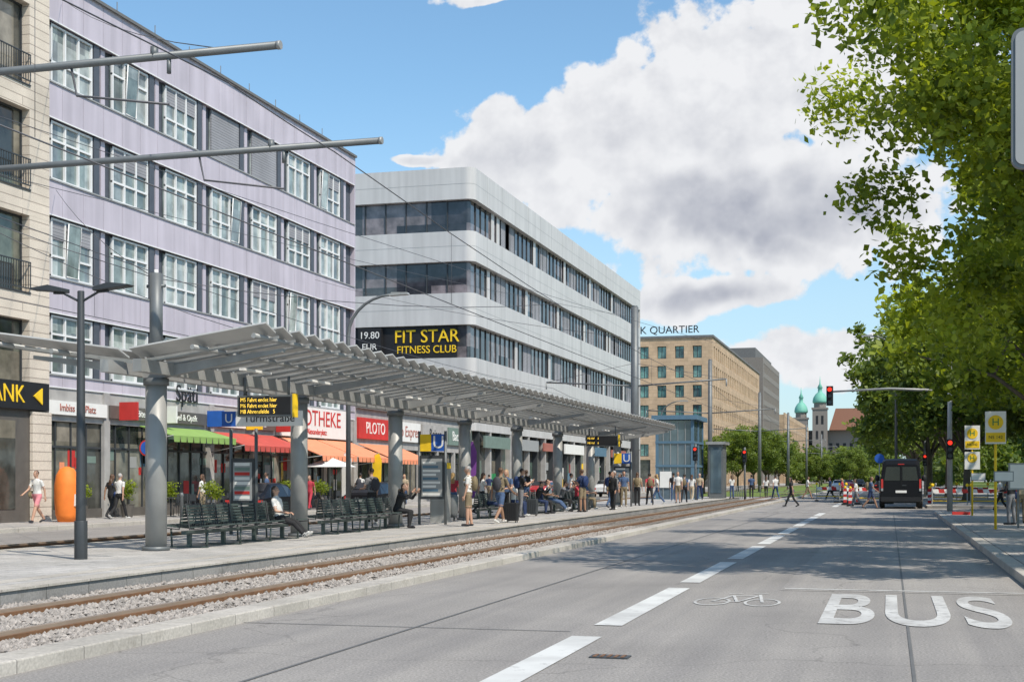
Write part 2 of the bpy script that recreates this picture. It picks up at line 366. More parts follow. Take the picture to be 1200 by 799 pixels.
# ------------------------------------------------------------------ canopy
o=Ob('tram_stop_canopy')
cx=-14.; cols=[24.2+6.8*i for i in range(8)]
for y in cols:
    o.tube('column','steel',[(cx,y,.2),(cx,y,3.58)],.21,20); o.tube('collar','mast',[(cx,y,.22),(cx,y,.30)],.27,20)
    o.tube('collar','mast',[(cx,y,3.48),(cx,y,3.62)],.25,20)
    for s in (-1,1):
        o.add('bracket','steel',vprism([(cx+s*.0,3.60),(cx+s*2.75,4.07),(cx+s*2.75,4.14),(cx,3.84)],1,y-.07,y+.07))
for y in (24.2,31.,44.6,58.2): 
    o.tube('stub_mast','mast',[(cx,y,3.85),(cx,y,5.7 if y<25 else 4.9)],.13 if y<25 else .1,14)
for y in (24.2,31.):
    zt=5.65 if y<25 else 4.85
    o.tube('insulator','signw',[(cx,y,zt),(cx,y,zt+.12)],.04,8); o.tube('clamp','mast',[(cx-.2,y,zt-.2),(cx+.2,y,zt-.2)],.035,8)
for xx in (cx-.35,cx+.35): o.box('main_beam','steel',xx-.09,xx+.09,22.9,73,3.66,3.90)
for s in (-1,1):
    for f in (1.5,2.75):
        x=cx+s*f; z=3.90+.14*f; o.tube('purlin','steel',[(x,22.9,z-.02),(x,73,z-.02)],.05,8)
y=23.0
while y<73:
    for s in (-1,1):
        def pt(f,dy,up): return (cx+s*f, y+dy, 3.94+.14*f+up)
        V=[]
        for f in (.12,2.95):
            V+=[pt(f,0,.17),pt(f,.42,.03),pt(f,.41,.0),pt(f,-.01,.14)]
        o.add('slat','steel2',(V,[(0,1,5,4),(1,2,6,5),(2,3,7,6),(3,0,4,7),(0,3,2,1),(4,5,6,7)]))
        o.add('slat_rib','steel',vprism([(cx+s*.1,3.86),(cx+s*2.98,4.26),(cx+s*2.98,4.31),(cx+s*.1,3.94)],1,y+.47,y+.50))
    y+=.74
for y in (33.,36.,47.,55.,62.):
    o.tube('lamp_stub','mast',[(cx,y,4.0),(cx,y,4.6)],.05,8); o.add('lamp_head','signg',vell((cx,y,4.65),(.16,.16,.08)),True)
for y in [26+3.4*i for i in range(14)]:
    o.box('strip_lamp','signw',cx+.9,cx+1.02,y,y+1.3,3.90,3.95)
o.done()
# ------------------------------------------------------------------ benches
def bench(x,y0,n):
    o=Ob('platform_bench')
    L=n*.62
    o.box('beam','green',x-.05,x+.05,y0,y0+L,.50,.57)
    for yy in [y0+.25+i*(L-.5)/max(1,round(L/1.6)) for i in range(int(round(L/1.6))+1)]:
        o.box('leg','green',x-.04,x+.04,yy-.04,yy+.04,.22,.5); o.box('foot','green',x-.42,x+.42,yy-.035,yy+.035,.221,.25)
        for s in (-1,1):
            o.tube('leg_strut','green',[(x+s*.4,yy,.24),(x+s*.42,yy,.60)],.02,6)
    for i in range(n):
        yc=y0+.31+i*.62
        for s in (-1,1):
            for j in range(6):
                xx=x+s*(.13+j*.075); o.box('seat','green',min(xx,xx+s*.05),max(xx,xx+s*.05),yc-.26,yc+.26,.63+.008*j,.655+.008*j)
            for j in range(6):
                zz=.72+j*.065; xo=x+s*(.10-.008*j); o.box('backrest','green',min(xo,xo-s*.02),max(xo,xo-s*.02),yc-.26,yc+.26,zz,zz+.045)
            for e in (-.27,.27):
                o.tube('side_frame','steeld',[(x+s*.56,yc+e,.64),(x+s*.12,yc+e,.60),(x+s*.03,yc+e,1.13)],.014,6)
    o.done()
bench(-13.9,25.1,8); bench(-13.9,32.,8); bench(-13.9,45.6,8); bench(-13.9,52.4,8); bench(-13.9,59.2,8)

# ------------------------------------------------------------------ poles, lamps, signs
o=Ob('street_lamp'); x,y=-13.75,21.2
o.tube('post','steeld',[(x,y,.2),(x,y,1.2),(x,y,4.95)],[.10,.085,.06],12); o.tube('base','steeld',[(x,y,.2),(x,y,.9)],.115,12)
for s in (-1,1):
    o.tube('arm','steeld',[(x,y,4.75),(x+s*.35,y,4.92),(x+s*.55,y,4.93)],.025,6)
    o.add('head','steeld',vprism([(x+s*.3,4.93),(x+s*.95,4.99),(x+s*1.0,5.02),(x+s*.6,5.07),(x+s*.3,5.0)],1,y-.12,y+.12))
o.done(bevel=.01)
def curved_lamp(x,y,h,arm,base=0,mt='steel'):
    o=Ob('street_lamp'); pts=[(x,y,base),(x,y,h-1.6)]; rr=[.11,.08]
    for k in range(1,8):
        a=k/7*math.pi/2; pts.append((x+arm*(1-math.cos(a)),y,h-1.6+1.6*math.sin(a))); rr.append(.075-.004*k)
    o.tube('post','mast',pts,rr,10); ex=x+arm
    d=1 if arm>0 else -1
    o.add('head','signg',vprism([(ex-d*.1,h-.06),(ex+d*.7,h-.02),(ex+d*.65,h+.06),(ex,h+.08)],1,y-.14,y+.14)); o.done()
curved_lamp(-21.1,51.5,9.,1.9); curved_lamp(.45,96,11.3,-1.6); curved_lamp(-21.1,130,9.,1.9)
def mast(x,y,h,r=.2,arm=None,base=.0,box=None):
    o=Ob('tram_wire_mast'); o.tube('post','mast',[(x,y,base),(x,y,h)],[r,r*.8],12)
    o.tube('cap','mast',[(x,y,h),(x,y,h+.08)],r*.6,10)
    if arm:
        for s in (-1,1): 
            o.tube('arm','mast',[(x,y,6.9),(x+s*arm,y,7.2)],.045,8); o.tube('stay','wire',[(x,y,8.2),(x+s*arm,y,7.2)],.012,5)
            o.tube('insulator','signg',[(x+s*arm,y,7.2),(x+s*arm,y,6.8)],.04,8)
    o.done()
mast(-14,77,11.4,.26,5.2,.2); mast(-14,111,11.2,.2,5.2); mast(-14,155,11.2,.2,5.2); mast(-14,200,11,.2,5.2); mast(-14,245,11,.2,5.2); mast(-14,300,11,.2,5.2)
def cant(y,z,tipx,px=-23.):
    o=Ob('tram_wire_mast'); o.tube('post','mast',[(px,y,0),(px,y,z+1.6)],[.17,.13],12)
    o.tube('arm','mast',[(px,y,z-.05),(tipx,y,z)],.06,10); o.tube('end_cap','steel',[(tipx,y,z),(tipx+.06,y,z)],.066,10)
    for xx in (-18.8,-10.6):
        o.tube('insulator','mast',[(xx,y,z-.05),(xx,y,z-.28)],.035,8)
        o.tube('steady_arm','wire',[(xx-1.7,y,z-.05),(xx-1.6,y,z-.5),(xx,y,z-.75)],.02,6)
        o.tube('bracket','mast',[(xx-.25,y,z-.02),(xx-.25,y,z+.15)],.06,6)
    o.done()
cant(22.8,7.65,-8.75); cant(18.7,8.1,-8.8)
o=Ob('overhead_wires')
ys=[-20,18.7,22.8,77,111,155,200,245,300]
for xt in (-9.6,-18.8):
    zs=[7.6,7.6,7.5,6.85,6.8,6.8,6.8,6.8,6.8]
    for a in range(len(ys)-1):
        y0,y1=ys[a],ys[a+1]; z0,z1=zs[a],zs[a+1]; sag=.5 if y1-y0>20 else .02
        P=[(xt,y0+(y1-y0)*t/8,z0+(z1-z0)*t/8-sag*4*(t/8)*(1-t/8)) for t in range(9)]
        o.tube('messenger_wire','wire',P,.011,5)
        if y1-y0>20:
            for t in range(1,8,2):
                p=P[t]; o.tube('dropper','wire',[p,(p[0],p[1],5.62)],.005,4)
    o.tube('contact_wire','wire',[(xt,-20,5.6),(xt,300,5.6)],.011,5)
for a,b in (((-23,22.8,9.3),(-14,77,10.8)),((-28.9,43,12.),(-14,24.2,5.6)),((-14,31,4.9),(-18.8,24,7.3)),((-14,24.2,5.6),(-9.6,40,6.9)),((-28.9,66,12.),(-9.6,50,6.9)),((-28.9,43.4,19.),(-9.6,18.7,8.1)),((-23,18.7,9.7),(-14,24.2,5.6)),((-20.5,18.7,9.9),(-9.3,77,9.2))):
    m=[tuple(Vector(a).lerp(Vector(b),t/6)-Vector((0,0,.3*4*(t/6)*(1-t/6)))) for t in range(7)]; o.tube('span_wire','wire',m,.009,5)
o.done()
def board(x,y,z,w,h,lines):
    o=Ob('departure_display'); o.box('case','mast',x-w/2,x+w/2,y,y+.22,z,z+h); o.box('face','black',x-w/2+.04,x+w/2-.04,y-.012,y-.001,z+.04,z+h-.04)
    o.box('yellow_side','yellow',x+w/2+.003,x+w/2+.04,y-.01,y+.2,z-.02,z+h+.02)
    n=len(lines)
    for i,t in enumerate(lines): o.text(t,'led',(x-w/2+.08,y-.02,z+h-.04-(i+.5)*(h-.08)/n),.125,ext=.001,align='LEFT',sx=.85)
    for s in (-.4,.4): o.tube('hanger','mast',[(x+s*w,y+.1,z+h),(x+s*w,y+.1,z+h+.4)],.03,6)
    o.done()
board(-13.0,27.0,2.98,1.3,.46,['M5 Fahrt endet hier','M6 Fahrt endet hier','M8 Ahrensfelde   5'])
board(-12.6,61.,3.1,1.5,.5,['M5 Hbf     2','M8 Hbf     6'])
o=Ob('destination_sign'); o.box('panel','signw',-15.0,-13.0,28.9,29.0,2.85,3.2); o.box('band','blue',-15.0,-14.65,28.885,28.898,2.85,3.2); o.text('Turmstraße','black',(-13.8,28.89,3.03),.27,ext=.002); o.text('U','signw',(-14.82,28.88,3.03),.3,ext=.002)
for s in(-14.4,-13.3): o.tube('hanger','mast',[(s,28.95,3.2),(s,28.95,3.8)],.02,6)
o.done()
def infoboard(x,y,w,top,kind):
    o=Ob('information_board')
    for s in (-1,1): o.tube('post','mast',[(x+s*w/2,y,.2),(x+s*w/2,y,top)],.045,8)
    o.box('frame','steeld',x-w/2+.03,x+w/2-.03,y-.05,y+.05,1.0,top-.75); o.box('poster','signg',x-w/2+.09,x+w/2-.09,y-.062,y-.051,1.08,top-.85)
    if kind=='U':
        o.box('metro_sign','blue',x-.02,x+w/2-.04,y-.05,y+.05,top-.62,top-.1); o.text('U','signw',(x+w*.25,y-.058,top-.36),.55,ext=.003)
        o.box('yellow_sign','yellow',x-w/2+.04,x-.03,y-.05,y+.05,top-.62,top-.1)
        for r_ in range(9):
            o.box('print'+str(r_%3),('signw','lblue','signw')[r_%3],x-w/2+.13,x+w/2-.15-.07*(r_%3),y-.066,y-.063,1.12+r_*.12,1.19+r_*.12)
    else:
        for r_ in range(8): o.box('print'+str(r_%4),('signw','red','mutedg','signw')[r_%4],x-w/2+.13,x+w/2-.15,y-.066,y-.063,1.12+r_*.12,1.20+r_*.12)
    o.done()
infoboard(-13.6,40.,.85,3.1,'U'); infoboard(-15.8,31.6,.7,2.9,'x'); infoboard(-13.0,68,.9,3.,'U')
o=Ob('ticket_pillar'); o.box('body','steel',-14.3,-13.75,41.8,42.3,.2,1.95); o.box('screen','black',-14.22,-13.85,41.785,41.799,1.2,1.6); o.box('head','yellow',-14.3,-13.75,41.8,42.3,1.952,2.15); o.done(bevel=.02)
for (x,y) in ((-14.,43.2),(-14.,64.)):
    o=Ob('waste_bin'); o.add('bin','mast',vlathe([(.17,.35),(.2,.5),(.21,1.0),(.19,1.06),(.12,1.1)],(x,y,0)),True); o.tube('post','mast',[(x,y+.22,.2),(x,y+.22,1.1)],.03,6); o.done()
o=Ob('glass_lift_kiosk')
x0,x1,y0,y1=-15.3,-12.7,92,97
for x in (x0,x1-.2):
    for y in (y0,(y0+y1)/2,y1-.2): o.box('frame','lblue',x,x+.2,y,y+.2,0,5.6)
o.box('roof','lblue',x0-.25,x1+.25,y0-.25,y1+.25,5.6,5.9); o.box('glass','clear',x0+.05,x1-.05,y0+.05,y1-.05,.2,5.55)
for z in (.1,2.4,4.): o.box('rail','lblue',x0-.02,x1+.02,y0-.02,y0+.04,z,z+.15); o.box('rail2','lblue',x1-.04,x1+.02,y0+.045,y1,z,z+.15)
for k in range(4): o.box('mullion','signg',x0+.5+k*.5,x0+.54+k*.5,y0+.01,y0+.045,.25,5.5)
o.box('poster','signw',-15.,-14.2,y0-.03,y0-.025,1.,2.1); o.done()
o=Ob('glass_lift_kiosk'); o.box('cabin','mast',-12.2,-11.2,96,98,0,4.0); o.box('glass','clear',-12.08,-11.32,95.97,95.995,.6,3.8); o.box('roof','steel',-12.4,-11.,95.8,98.2,4.002,4.2); o.done()
o=Ob('pedestrian_railing')
for k in range(9): o.tube('post','mast',[(-11.+.0*k,100+k*1.2,0),(-11.,100+k*1.2,1.05)],.03,6)
for z in (.55,1.02): o.tube('bar','mast',[(-11,100,z),(-11,109.6,z)],.022,6)
for k in range(4): o.tube('post','mast',[(-11+k*1.1,110,0),(-11+k*1.1,110,1.05)],.03,6)
for z in (.55,1.02): o.tube('bar','mast',[(-11,110,z),(-7.7,110,z)],.022,6)
o.done()
def tl(o,x,y,z,red=True):
    o.add('housing','black',vprism([(x-.15,z),(x+.15,z),(x+.15,z+.9),(x-.15,z+.9)],1,y-.12,y+.1))
    for i,c in enumerate(('green2','yellow','redlamp')):
        zc=z+.16+i*.29; mm=c if i==2 and red else 'mast'
        o.add('lens_'+str(i),mm,([(x+.10*math.cos(a*math.pi/8),y-.125,zc+.10*math.sin(a*math.pi/8)) for a in range(16)],[tuple(range(16))]))
        o.add('visor','black',vtube([(x,y-.12,zc),(x,y-.26,zc+.01)],.11,12,False))
o=Ob('traffic_light'); o.tube('post','steel',[(2.65,65,.1),(2.65,65,6.9)],[.13,.09],12); o.tube('arm','steel',[(2.65,65,5.6),(0,65,5.75),(-2.7,65,5.65)],[.07,.055,.04],8)
tl(o,-2.65,64.85,5.0); tl(o,2.65,64.8,2.5); o.done()
o=Ob('traffic_light'); o.tube('post','mast',[(-12.3,90,.2),(-12.3,90,3.9)],.07,10); tl(o,-12.3,89.8,2.8); o.done()
o=Ob('traffic_light'); o.tube('post','mast',[(-10.2,101,.0),(-10.2,101,3.9)],.07,10); tl(o,-10.2,100.8,2.8); o.done()
o=Ob('traffic_light'); o.tube('post','mast',[(2.7,112,.1),(2.7,112,6.4)],.08,10); o.tube('arm','mast',[(2.7,112,5.5),(-2.2,112,5.6)],.045,8); tl(o,-2.1,111.8,4.9); tl(o,2.7,111.8,2.6); o.done()
o=Ob('traffic_sign'); o.tube('post','steel',[(-.6,90,0),(-.6,90,3.2)],.035,8); o.add('disc','blue',vtube([(-.6,89.93,2.9),(-.6,89.96,2.9)],.3,20)); o.done()
o=Ob('overhead_traffic_sign'); o.tube('post','steel',[(2.75,7.4,.1),(2.75,7.4,4.3)],.07,12); o.tube('arm','steel',[(2.75,7.45,3.65),(.72,7.45,3.65)],.035,8)
def rrect(x0,x1,z0,z1,r,n=6):
    P=[]
    for cx_,cz,a0 in ((x1-r,z1-r,0),(x0+r,z1-r,90),(x0+r,z0+r,180),(x1-r,z0+r,270)):
        for k in range(n+1):
            a=R(a0+90*k/n); P.append((cx_+r*math.cos(a),cz+r*math.sin(a)))
    return P
o.add('rim','mast',vprism(rrect(.60,1.15,3.22,3.93,.05),1,7.36,7.40)); o.add('face','signg',vprism(rrect(.617,1.133,3.237,3.913,.04),1,7.352,7.359)); o.done()
def bus_stop(x,y,top,n):
    o=Ob('bus_stop_sign'); o.tube('post','yellow',[(x,y,.14),(x,y,top)],.04,10)
    w=.29
    o.box('plate','signw',x-w,x+w,y-.06,y-.03,top-.95,top)
    o.add('disc','yellow',vtube([(x,y-.075,top-.32),(x,y-.062,top-.32)],.21,24)); o.text('H','green2',(x,y-.08,top-.32),.30,ext=.003)
    o.box('band','yellow',x-w+.02,x+w-.02,y-.068,y-.061,top-.9,top-.62); o.text('N5 142','black',(x,y-.072,top-.76),.13,ext=.002)
    if n>1: 
        o.box('plate2','signw',x-w,x+w,y-.06,y-.03,top-1.75,top-1.05); o.add('disc2','yellow',vtube([(x,y-.075,top-1.3),(x,y-.062,top-1.3)],.18,20)); o.text('H','green2',(x,y-.08,top-1.3),.26,ext=.003)
    o.box('timetable_case','signg',x-.05,x+.5,y-.06,y-.02,1.55,1.85); o.box('timetable','signw',x-.02,x+.47,y-.068,y-.061,1.58,1.82); o.done()
bus_stop(3.0,42.3,3.6,1); bus_stop(3.2,57.5,3.75,2)
o=Ob('information_board'); o.box('post','mast',3.7,3.76,43.5,43.56,.15,2.1); o.box('case','signg',3.45,4.0,43.46,43.499,1.3,2.1); o.box('paper','signw',3.5,3.95,43.45,43.459,1.35,2.05); o.done()
def barrier(x,y,w,rot=0):
    o=Ob('construction_barrier'); n=int(w/.3)
    for z in (.80,):
        for k in range(n):
            xa=-w/2+k*w/n; m='red' if k%2 else 'signw'
            o.add('board_'+m,m,([(xa+.06,-.02,z),(xa+w/n+.06,-.02,z),(xa+w/n-.0,-.02,z+.22),(xa,-.02,z+.22),(xa+.06,.02,z),(xa+w/n+.06,.02,z),(xa+w/n,.02,z+.22),(xa,.02,z+.22)],[(0,1,2,3),(7,6,5,4),(3,2,6,7),(0,4,5,1)]))
    o.tube('lower_rail','yellow',[(-w/2,0,.35),(w/2,0,.35)],.03,6)
    for s in (-1,1):
        o.box('foot','rubber',s*w/2-.12,s*w/2+.12,-.35,.35,0,.09); o.box('upright','signg',s*w/2-.03,s*w/2+.03,-.019,.019,.09,1.15)
        o.add('lamp','yellow',vell((s*w/2,0,1.25),(.09,.06,.1)))
    o.done((x,y,.005),rot)
barrier(-1.9,92,1.7,R(20)); barrier(-3.,95,1.7,R(75)); barrier(-.6,91,1.4,R(-30)); barrier(3.6,98,2.0,.5); barrier(5.4,97,2.,-.2); barrier(-4.,100,2.,.1)
for (x,y,r_) in ((3.3,81,.1),(5.4,81.3,-.05),(7.4,81,.1),(2.5,83.5,1.5),(9.4,81.3,0)): barrier(x,y,1.9,r_)
for i,(x,y) in enumerate(((-2.6,86),(-2.2,82.5),(-1.9,88),(2.3,84.5),(2.5,90))):
    o=Ob('beacon_post')
    for k in range(5): o.box('stripe_'+'rw'[k%2],('red','signw')[k%2],-.10,.10,-.02,.02,.15+k*.17,.32+k*.17)
    o.box('foot','rubber',-.2,.2,-.3,.3,0,.1); o.add('lamp','yellow',vell((0,0,1.08),(.08,.05,.08))); o.done((x,y,.01))
o=Ob('barrier_foot'); o.box('b','red',2.5,3.2,58.8,59.2,.151,.27); o.box('c','mast',2.7,3.,58.9,59.1,.271,.32); o.done()
o=Ob('site_fence')
for k in range(14):
    y=62+k*3.4; o.tube('post','steel',[(8.2,y,.15),(8.2,y,2.1)],.025,6)
    for z in (.3,1.1,2.05): o.tube('bar','steel',[(8.2,y,z),(8.2,y+3.4,z)],.018,5)
    for j in range(17): o.tube('wire','steel',[(8.2,y+j*.2,.3),(8.2,y+j*.2,2.05)],.008,4)
o.done()

# ------------------------------------------------------------------ vehicles
def loft_body(o,secs,glass,mat_body):
    rings=[]
    for (y,w,zb,zbelt,zr,wr) in secs:
        r=[(w*.90,zb),(w,zb+.14),(w*1.0,(zb+zbelt)/2),(w*.985,zbelt),(wr,zr-.09),(wr*.86,zr-.015),(0,zr)]
        r=r+[(-a,b) for a,b in r[-2::-1]]; rings.append([(a,y,b) for a,b in r])
    n=len(rings[0])
    for i in range(len(rings)-1):
        for j in range(n-1):
            isg=(i in glass) and j in (3,n-5)
            o.add('windows' if isg else 'body','carglass' if isg else mat_body,([rings[i][j],rings[i][j+1],rings[i+1][j+1],rings[i+1][j]],[(0,1,2,3)]))
        o.add('underbody','rubber',([rings[i][0],rings[i][-1],rings[i+1][-1],rings[i+1][0]],[(0,1,2,3)]))
    for rg in (rings[0],rings[-1]): o.add('body',mat_body,(rg,[tuple(range(n))]))
def wheels(o,xs,ys,r,w=.2):
    for x in xs:
        for y in ys:
            s=1 if x>0 else -1
            o.add('tyre','rubber',vtube([(x-w/2,y,r),(x+w/2,y,r)],r,20)); o.add('rim','steel',vtube([(x+s*w/2,y,r),(x+s*(w/2+.012),y,r)],r*.6,10))
def van(x,y):
    o=Ob('delivery_van'); B='carblack'
    secs=[(0,.94,.42,1.3,2.18,.80),(.05,.99,.32,1.3,2.38,.84),(.3,1.0,.30,1.3,2.45,.86),(1.4,1.0,.3,1.3,2.47,.86),(1.45,1.0,.3,1.3,2.47,.86),(2.7,1.0,.3,1.3,2.47,.86),(2.75,1.0,.3,1.3,2.46,.86),(3.7,1.0,.3,1.3,2.36,.84),(4.45,.98,.3,1.28,1.42,.80),(5.1,.93,.32,1.05,1.12,.72),(5.25,.85,.4,.9,.95,.6)]
    loft_body(o,secs,{2,4,6,7},B)
    wheels(o,(-.9,.9),(.95,4.25),.34,.24)
    for s in (-1,1):
        o.add('rear_window','carglass',([(s*.06,-.012,1.38),(s*.80,-.012,1.38),(s*.70,-.006,2.05),(s*.06,-.006,2.05)],[(0,1,2,3)]))
        o.box('tail_light','red',min(s*.85,s*.945),max(s*.85,s*.945),-.03,.02,1.0,1.45)
        o.box('tail_light_clear','signg',min(s*.85,s*.945),max(s*.85,s*.945),-.03,.02,.87,.995)
        o.add('mirror','black',vell((s*1.16,3.75,1.5),(.12,.08,.17)))
        o.tube('mirror_arm','black',[(s*.98,3.8,1.4),(s*1.12,3.77,1.42)],.025,6)
        o.box('headlight','signw',min(s*.6,s*.88),max(s*.6,s*.88),5.1,5.2,.75,.92)
    o.box('door_gap','rubber',-.008,.008,-.016,-.004,.5,2.2); o.box('bumper','black',-.95,.95,-.10,.04,.36,.58)
    o.box('number_plate','signw',-.26,.26,-.018,-.005,.78,.90); o.box('handle','steeld',.05,.25,-.03,-.005,1.12,1.17)
    o.box('third_brake','red',-.15,.15,-.02,.0,2.16,2.2)
    o.tube('roof_rail','black',[(-.78,.5,2.5),(-.78,3.3,2.5)],.02,6); o.tube('roof_rail','black',[(.78,.5,2.5),(.78,3.3,2.5)],.02,6)
    o.done((x,y,0),0,1.1)
van(.62,76.4)
def car(x,y,rot,B,name='parked_car'):
    o=Ob(name); secs=[(0,.72,.45,.80,.86,.6),(.1,.84,.28,.85,.98,.64),(.55,.88,.24,.90,1.12,.66),(1.1,.89,.24,.92,1.42,.58),(1.15,.89,.24,.92,1.44,.58),(2.1,.89,.24,.92,1.47,.6),(2.15,.89,.24,.92,1.47,.6),(2.75,.89,.24,.92,1.38,.6),(3.4,.88,.24,.90,.98,.66),(4.1,.82,.26,.72,.78,.62),(4.3,.7,.38,.62,.66,.5)]
    loft_body(o,secs,{2,4,6,7},B)
    o.add('rear_glass','carglass',([(-.56,.57,1.14),(.56,.57,1.14),(.50,1.06,1.43),(-.50,1.06,1.43)],[(0,1,2,3)])); o.add('windscreen','carglass',([(-.56,3.38,1.03),(.56,3.38,1.03),(.50,2.80,1.40),(-.50,2.80,1.40)],[(3,2,1,0)]))
    wheels(o,(-.8,.8),(.8,3.45),.31)
    for s in (-1,1):
        o.box('tail_light','red',min(s*.5,s*.78),max(s*.5,s*.78),-.01,.1,.66,.8); o.box('headlight','signw',min(s*.45,s*.7),max(s*.45,s*.7),4.22,4.3,.5,.62); o.add('mirror',B,vell((s*.98,2.75,.98),(.09,.06,.07)))
    o.box('number_plate','signw',-.25,.25,-.02,.02,.5,.6); o.done((x,y,0),rot)
car(-5.2,150,0,'carwhite'); car(-4.6,230,R(180),'carblack'); car(-24,60,0,'carblack'); car(-23.6,92,0,'carred'); car(-24.0,48,0,'carblack');car(-24,116,0,'carwhite'); car(-1.,180,0,'carblack'); car(-24.,105,0,'carblack'); car(-5.4,190,0,'carred')

# ------------------------------------------------------------------ buildings
FX=lambda X:(lambda s0,s1,d0,d1,z0,z1:(X+d0,X+d1,s0,s1,z0,z1))
FY=lambda Y:(lambda s0,s1,d0,d1,z0,z1:(s0,s1,Y-d1,Y-d0,z0,z1))
def facade(o,mp,s0,s1,z0,z1,wins,rows,t,wall,glass,frame,mull=1,transom=0,sill=True,fw=.07):
    cuts=[z0]+[z for r in rows for z in r]+[z1]
    for i in range(0,len(cuts),2): 
        if cuts[i+1]>cuts[i]: o.box('wall',wall,*mp(s0,s1,-t,0,cuts[i],cuts[i+1]))
    for (za,zb) in rows:
        c=[s0]+[s for w in wins for s in w]+[s1]
        for i in range(0,len(c),2):
            if c[i+1]>c[i]: o.box('pier',wall,*mp(c[i],c[i+1],-t,-.003,za,zb))
        for (a,b) in wins:
            o.box('glass',glass,*mp(a,b,-t-.02,-t+.04,za,zb))
            for (p,q,r_,s_) in ((a,b,za,za+fw),(a,b,zb-fw,zb)): o.box('frame',frame,*mp(p,q,-t+.041,-t+.1,r_,s_))
            xs=[a+(b-a-fw)*k/(mull+1) for k in range(mull+2)]
            for x in xs: o.box('frame',frame,*mp(x,x+fw,-t+.041,-t+.098,za+fw,zb-fw))
            if transom: 
                zz=za+(zb-za)*transom
                for k in range(len(xs)-1): o.box('frame',frame,*mp(xs[k]+fw,xs[k+1],-t+.041,-t+.095,zz,zz+fw*.8))
            if sill: o.box('sill',frame,*mp(a-.03,b+.03,-t+.1,.04,za-.05,za-.002))

o=Ob('lavender_office_building'); Y0,Y1=42.2,71.7; X=-29.
o.box('core','lavd',-44,X-.26,Y0,Y1,0.1,19.3); o.box('roof','roof',-44.2,X+.12,Y0,Y1+.1,19.66,19.78); o.box('gable','lav',-44,X,Y1+.002,Y1+.12,0.1,19.65)
bays=[44.3+4.03*i for i in range(7)]
spans=[(4.95,5.35),(7.62,8.85),(11.12,12.35),(14.62,15.85),(18.12,19.65)]
for (a,b) in spans:
    n=22; w=(Y1-Y0)/n
    for k in range(n): o.box('panel','lav',X-.26,X,Y0+k*w+.010,Y0+(k+1)*w-.010,a,b)
    o.box('panel_edge','signg',X-.02,X+.05,Y0,Y1,b,b+.05); o.box('panel_edge2','wframe',X-.02,X+.03,Y0,Y1,a-.04,a)
for r_ in range(4):
    z0=5.42+3.5*r_; z1=z0+2.12
    for i,yc in enumerate(bays):
        a,b=yc-1.32,yc+1.32
        shut=(r_==3 and i in (3,4)) or (r_==0 and i==5)
        o.box('glass','pane1',X-.24,X-.18,a,b,z0,z1)
        if shut: o.box('blind','blind',X-.179,X-.10,a,b,z0,z1)
        else:
            if (i*7+r_*5)%4==1: o.box('blind','blind',X-.179,X-.13,a+.06,b-.06,z1-.75,z1-.06)
            f=.075
            for zz in (z0,z0+.72 if (i+r_)%2 else z1-.72,z1-f): 
                o.box('frame','wframe',X-.178,X-.10,a,b,zz,zz+f)
            for k in range(4): 
                ya=a+(b-a-f)*k/3; o.box('frame_v','wframe',X-.177,X-.09,ya,ya+f,z0+.002,z1-.002)
            if (i+2*r_)%5==2:
                ys_=a+.9*((i+r_)%3); V=[(X-.08,ys_,z0+.1),(X-.08,ys_+.8,z0+.1),(X+.04,ys_+.8,z1-.1),(X+.04,ys_,z1-.1)]
                o.add('open_sash','pane1',(V,[(0,1,2,3)]))
                o.tube('open_sash_frame','wframe',[V[0],V[1],V[2],V[3],V[0]],.03,4)
        o.box('pier_panel','lavd',X-.24,X-.05,b+.05,b+.42,z0-.02,z1+.03)
        o.box('reveal','lav',X-.24,X-.12,b+.62,b+.9,z0-.02,z1+.03)
for k in range(11): o.tube('roof_railing','mast',[(X-.5,Y0+k*2.9,19.75),(X-.5,Y0+k*2.9,20.5)],.02,5)
for i in range(8):
    y=Y0+i*(Y1-Y0)/7.; o.box('shop_pier','conc',X-.26,X+.05,y-.2,y+.2,.15,4.9)
o.box('shop_glass','pane3',X-.22,X-.15,Y0,Y1,.5,3.7); o.box('plinth','dkstone',X-.22,X-.05,Y0,Y1,.15,.5)
for k in range(30): 
    y=Y0+k; o.box('shop_mullion','steeld',X-.149,X-.09,y,y+.06,.5,3.7)
o.box('shop_transom','steeld',X-.149,X-.085,Y0,Y1,2.75,2.83)
o.box('fascia_back','conc',X-.25,X-.02,Y0,Y1,3.72,4.93)
fas=[(42.4,46.3,'signw','mutedr','Imbiss am Platz'),(46.5,50.1,'dkstone','signw','Just a Bite'),(50.3,54.2,'dkstone','signw','Juwel & Optik'),(54.4,58.,'signw','black','Brot & Kaffee'),(58.2,61.2,'mutedr','signw','Döner')]
for a,b,c1,c2,t in fas:
    o.box('shop_sign',c1,X-.0,X+.12,a,b,3.95,4.45) if c1!='signw' else o.box('shop_sign_w',c1,X-.0,X+.12,a,b,3.95,4.45); o.text(t,c2,(X+.13,(a+b)/2,4.2),.38,(R(90),0,R(90)))
o.text('Späti','black',(X+.06,52.6,5.2),1.0,(R(90),0,R(90)))
o.box('shop_sign_pharmacy','signw',X,X+.2,61.5,70.3,3.75,5.3); o.text('APOTHEKE','red',(X+.21,66.0,4.72),1.15,(R(90),0,R(90)),sx=1.12); o.text('Alexanderplatz','red',(X+.21,66.,4.05),.42,(R(90),0,R(90)))
rq=random.Random(3)
for k in range(44):
    y=Y0+.6+rq.random()*28.5; z=.7+rq.random()*1.9; c=rq.choice(['signw','yellow','red','mutedg','signg','awn_or','lblue']); o.box('window_poster_'+c,c,X-.148,X-.14,y,y+.25+.4*rq.random(),z,z+.25+.4*rq.random())
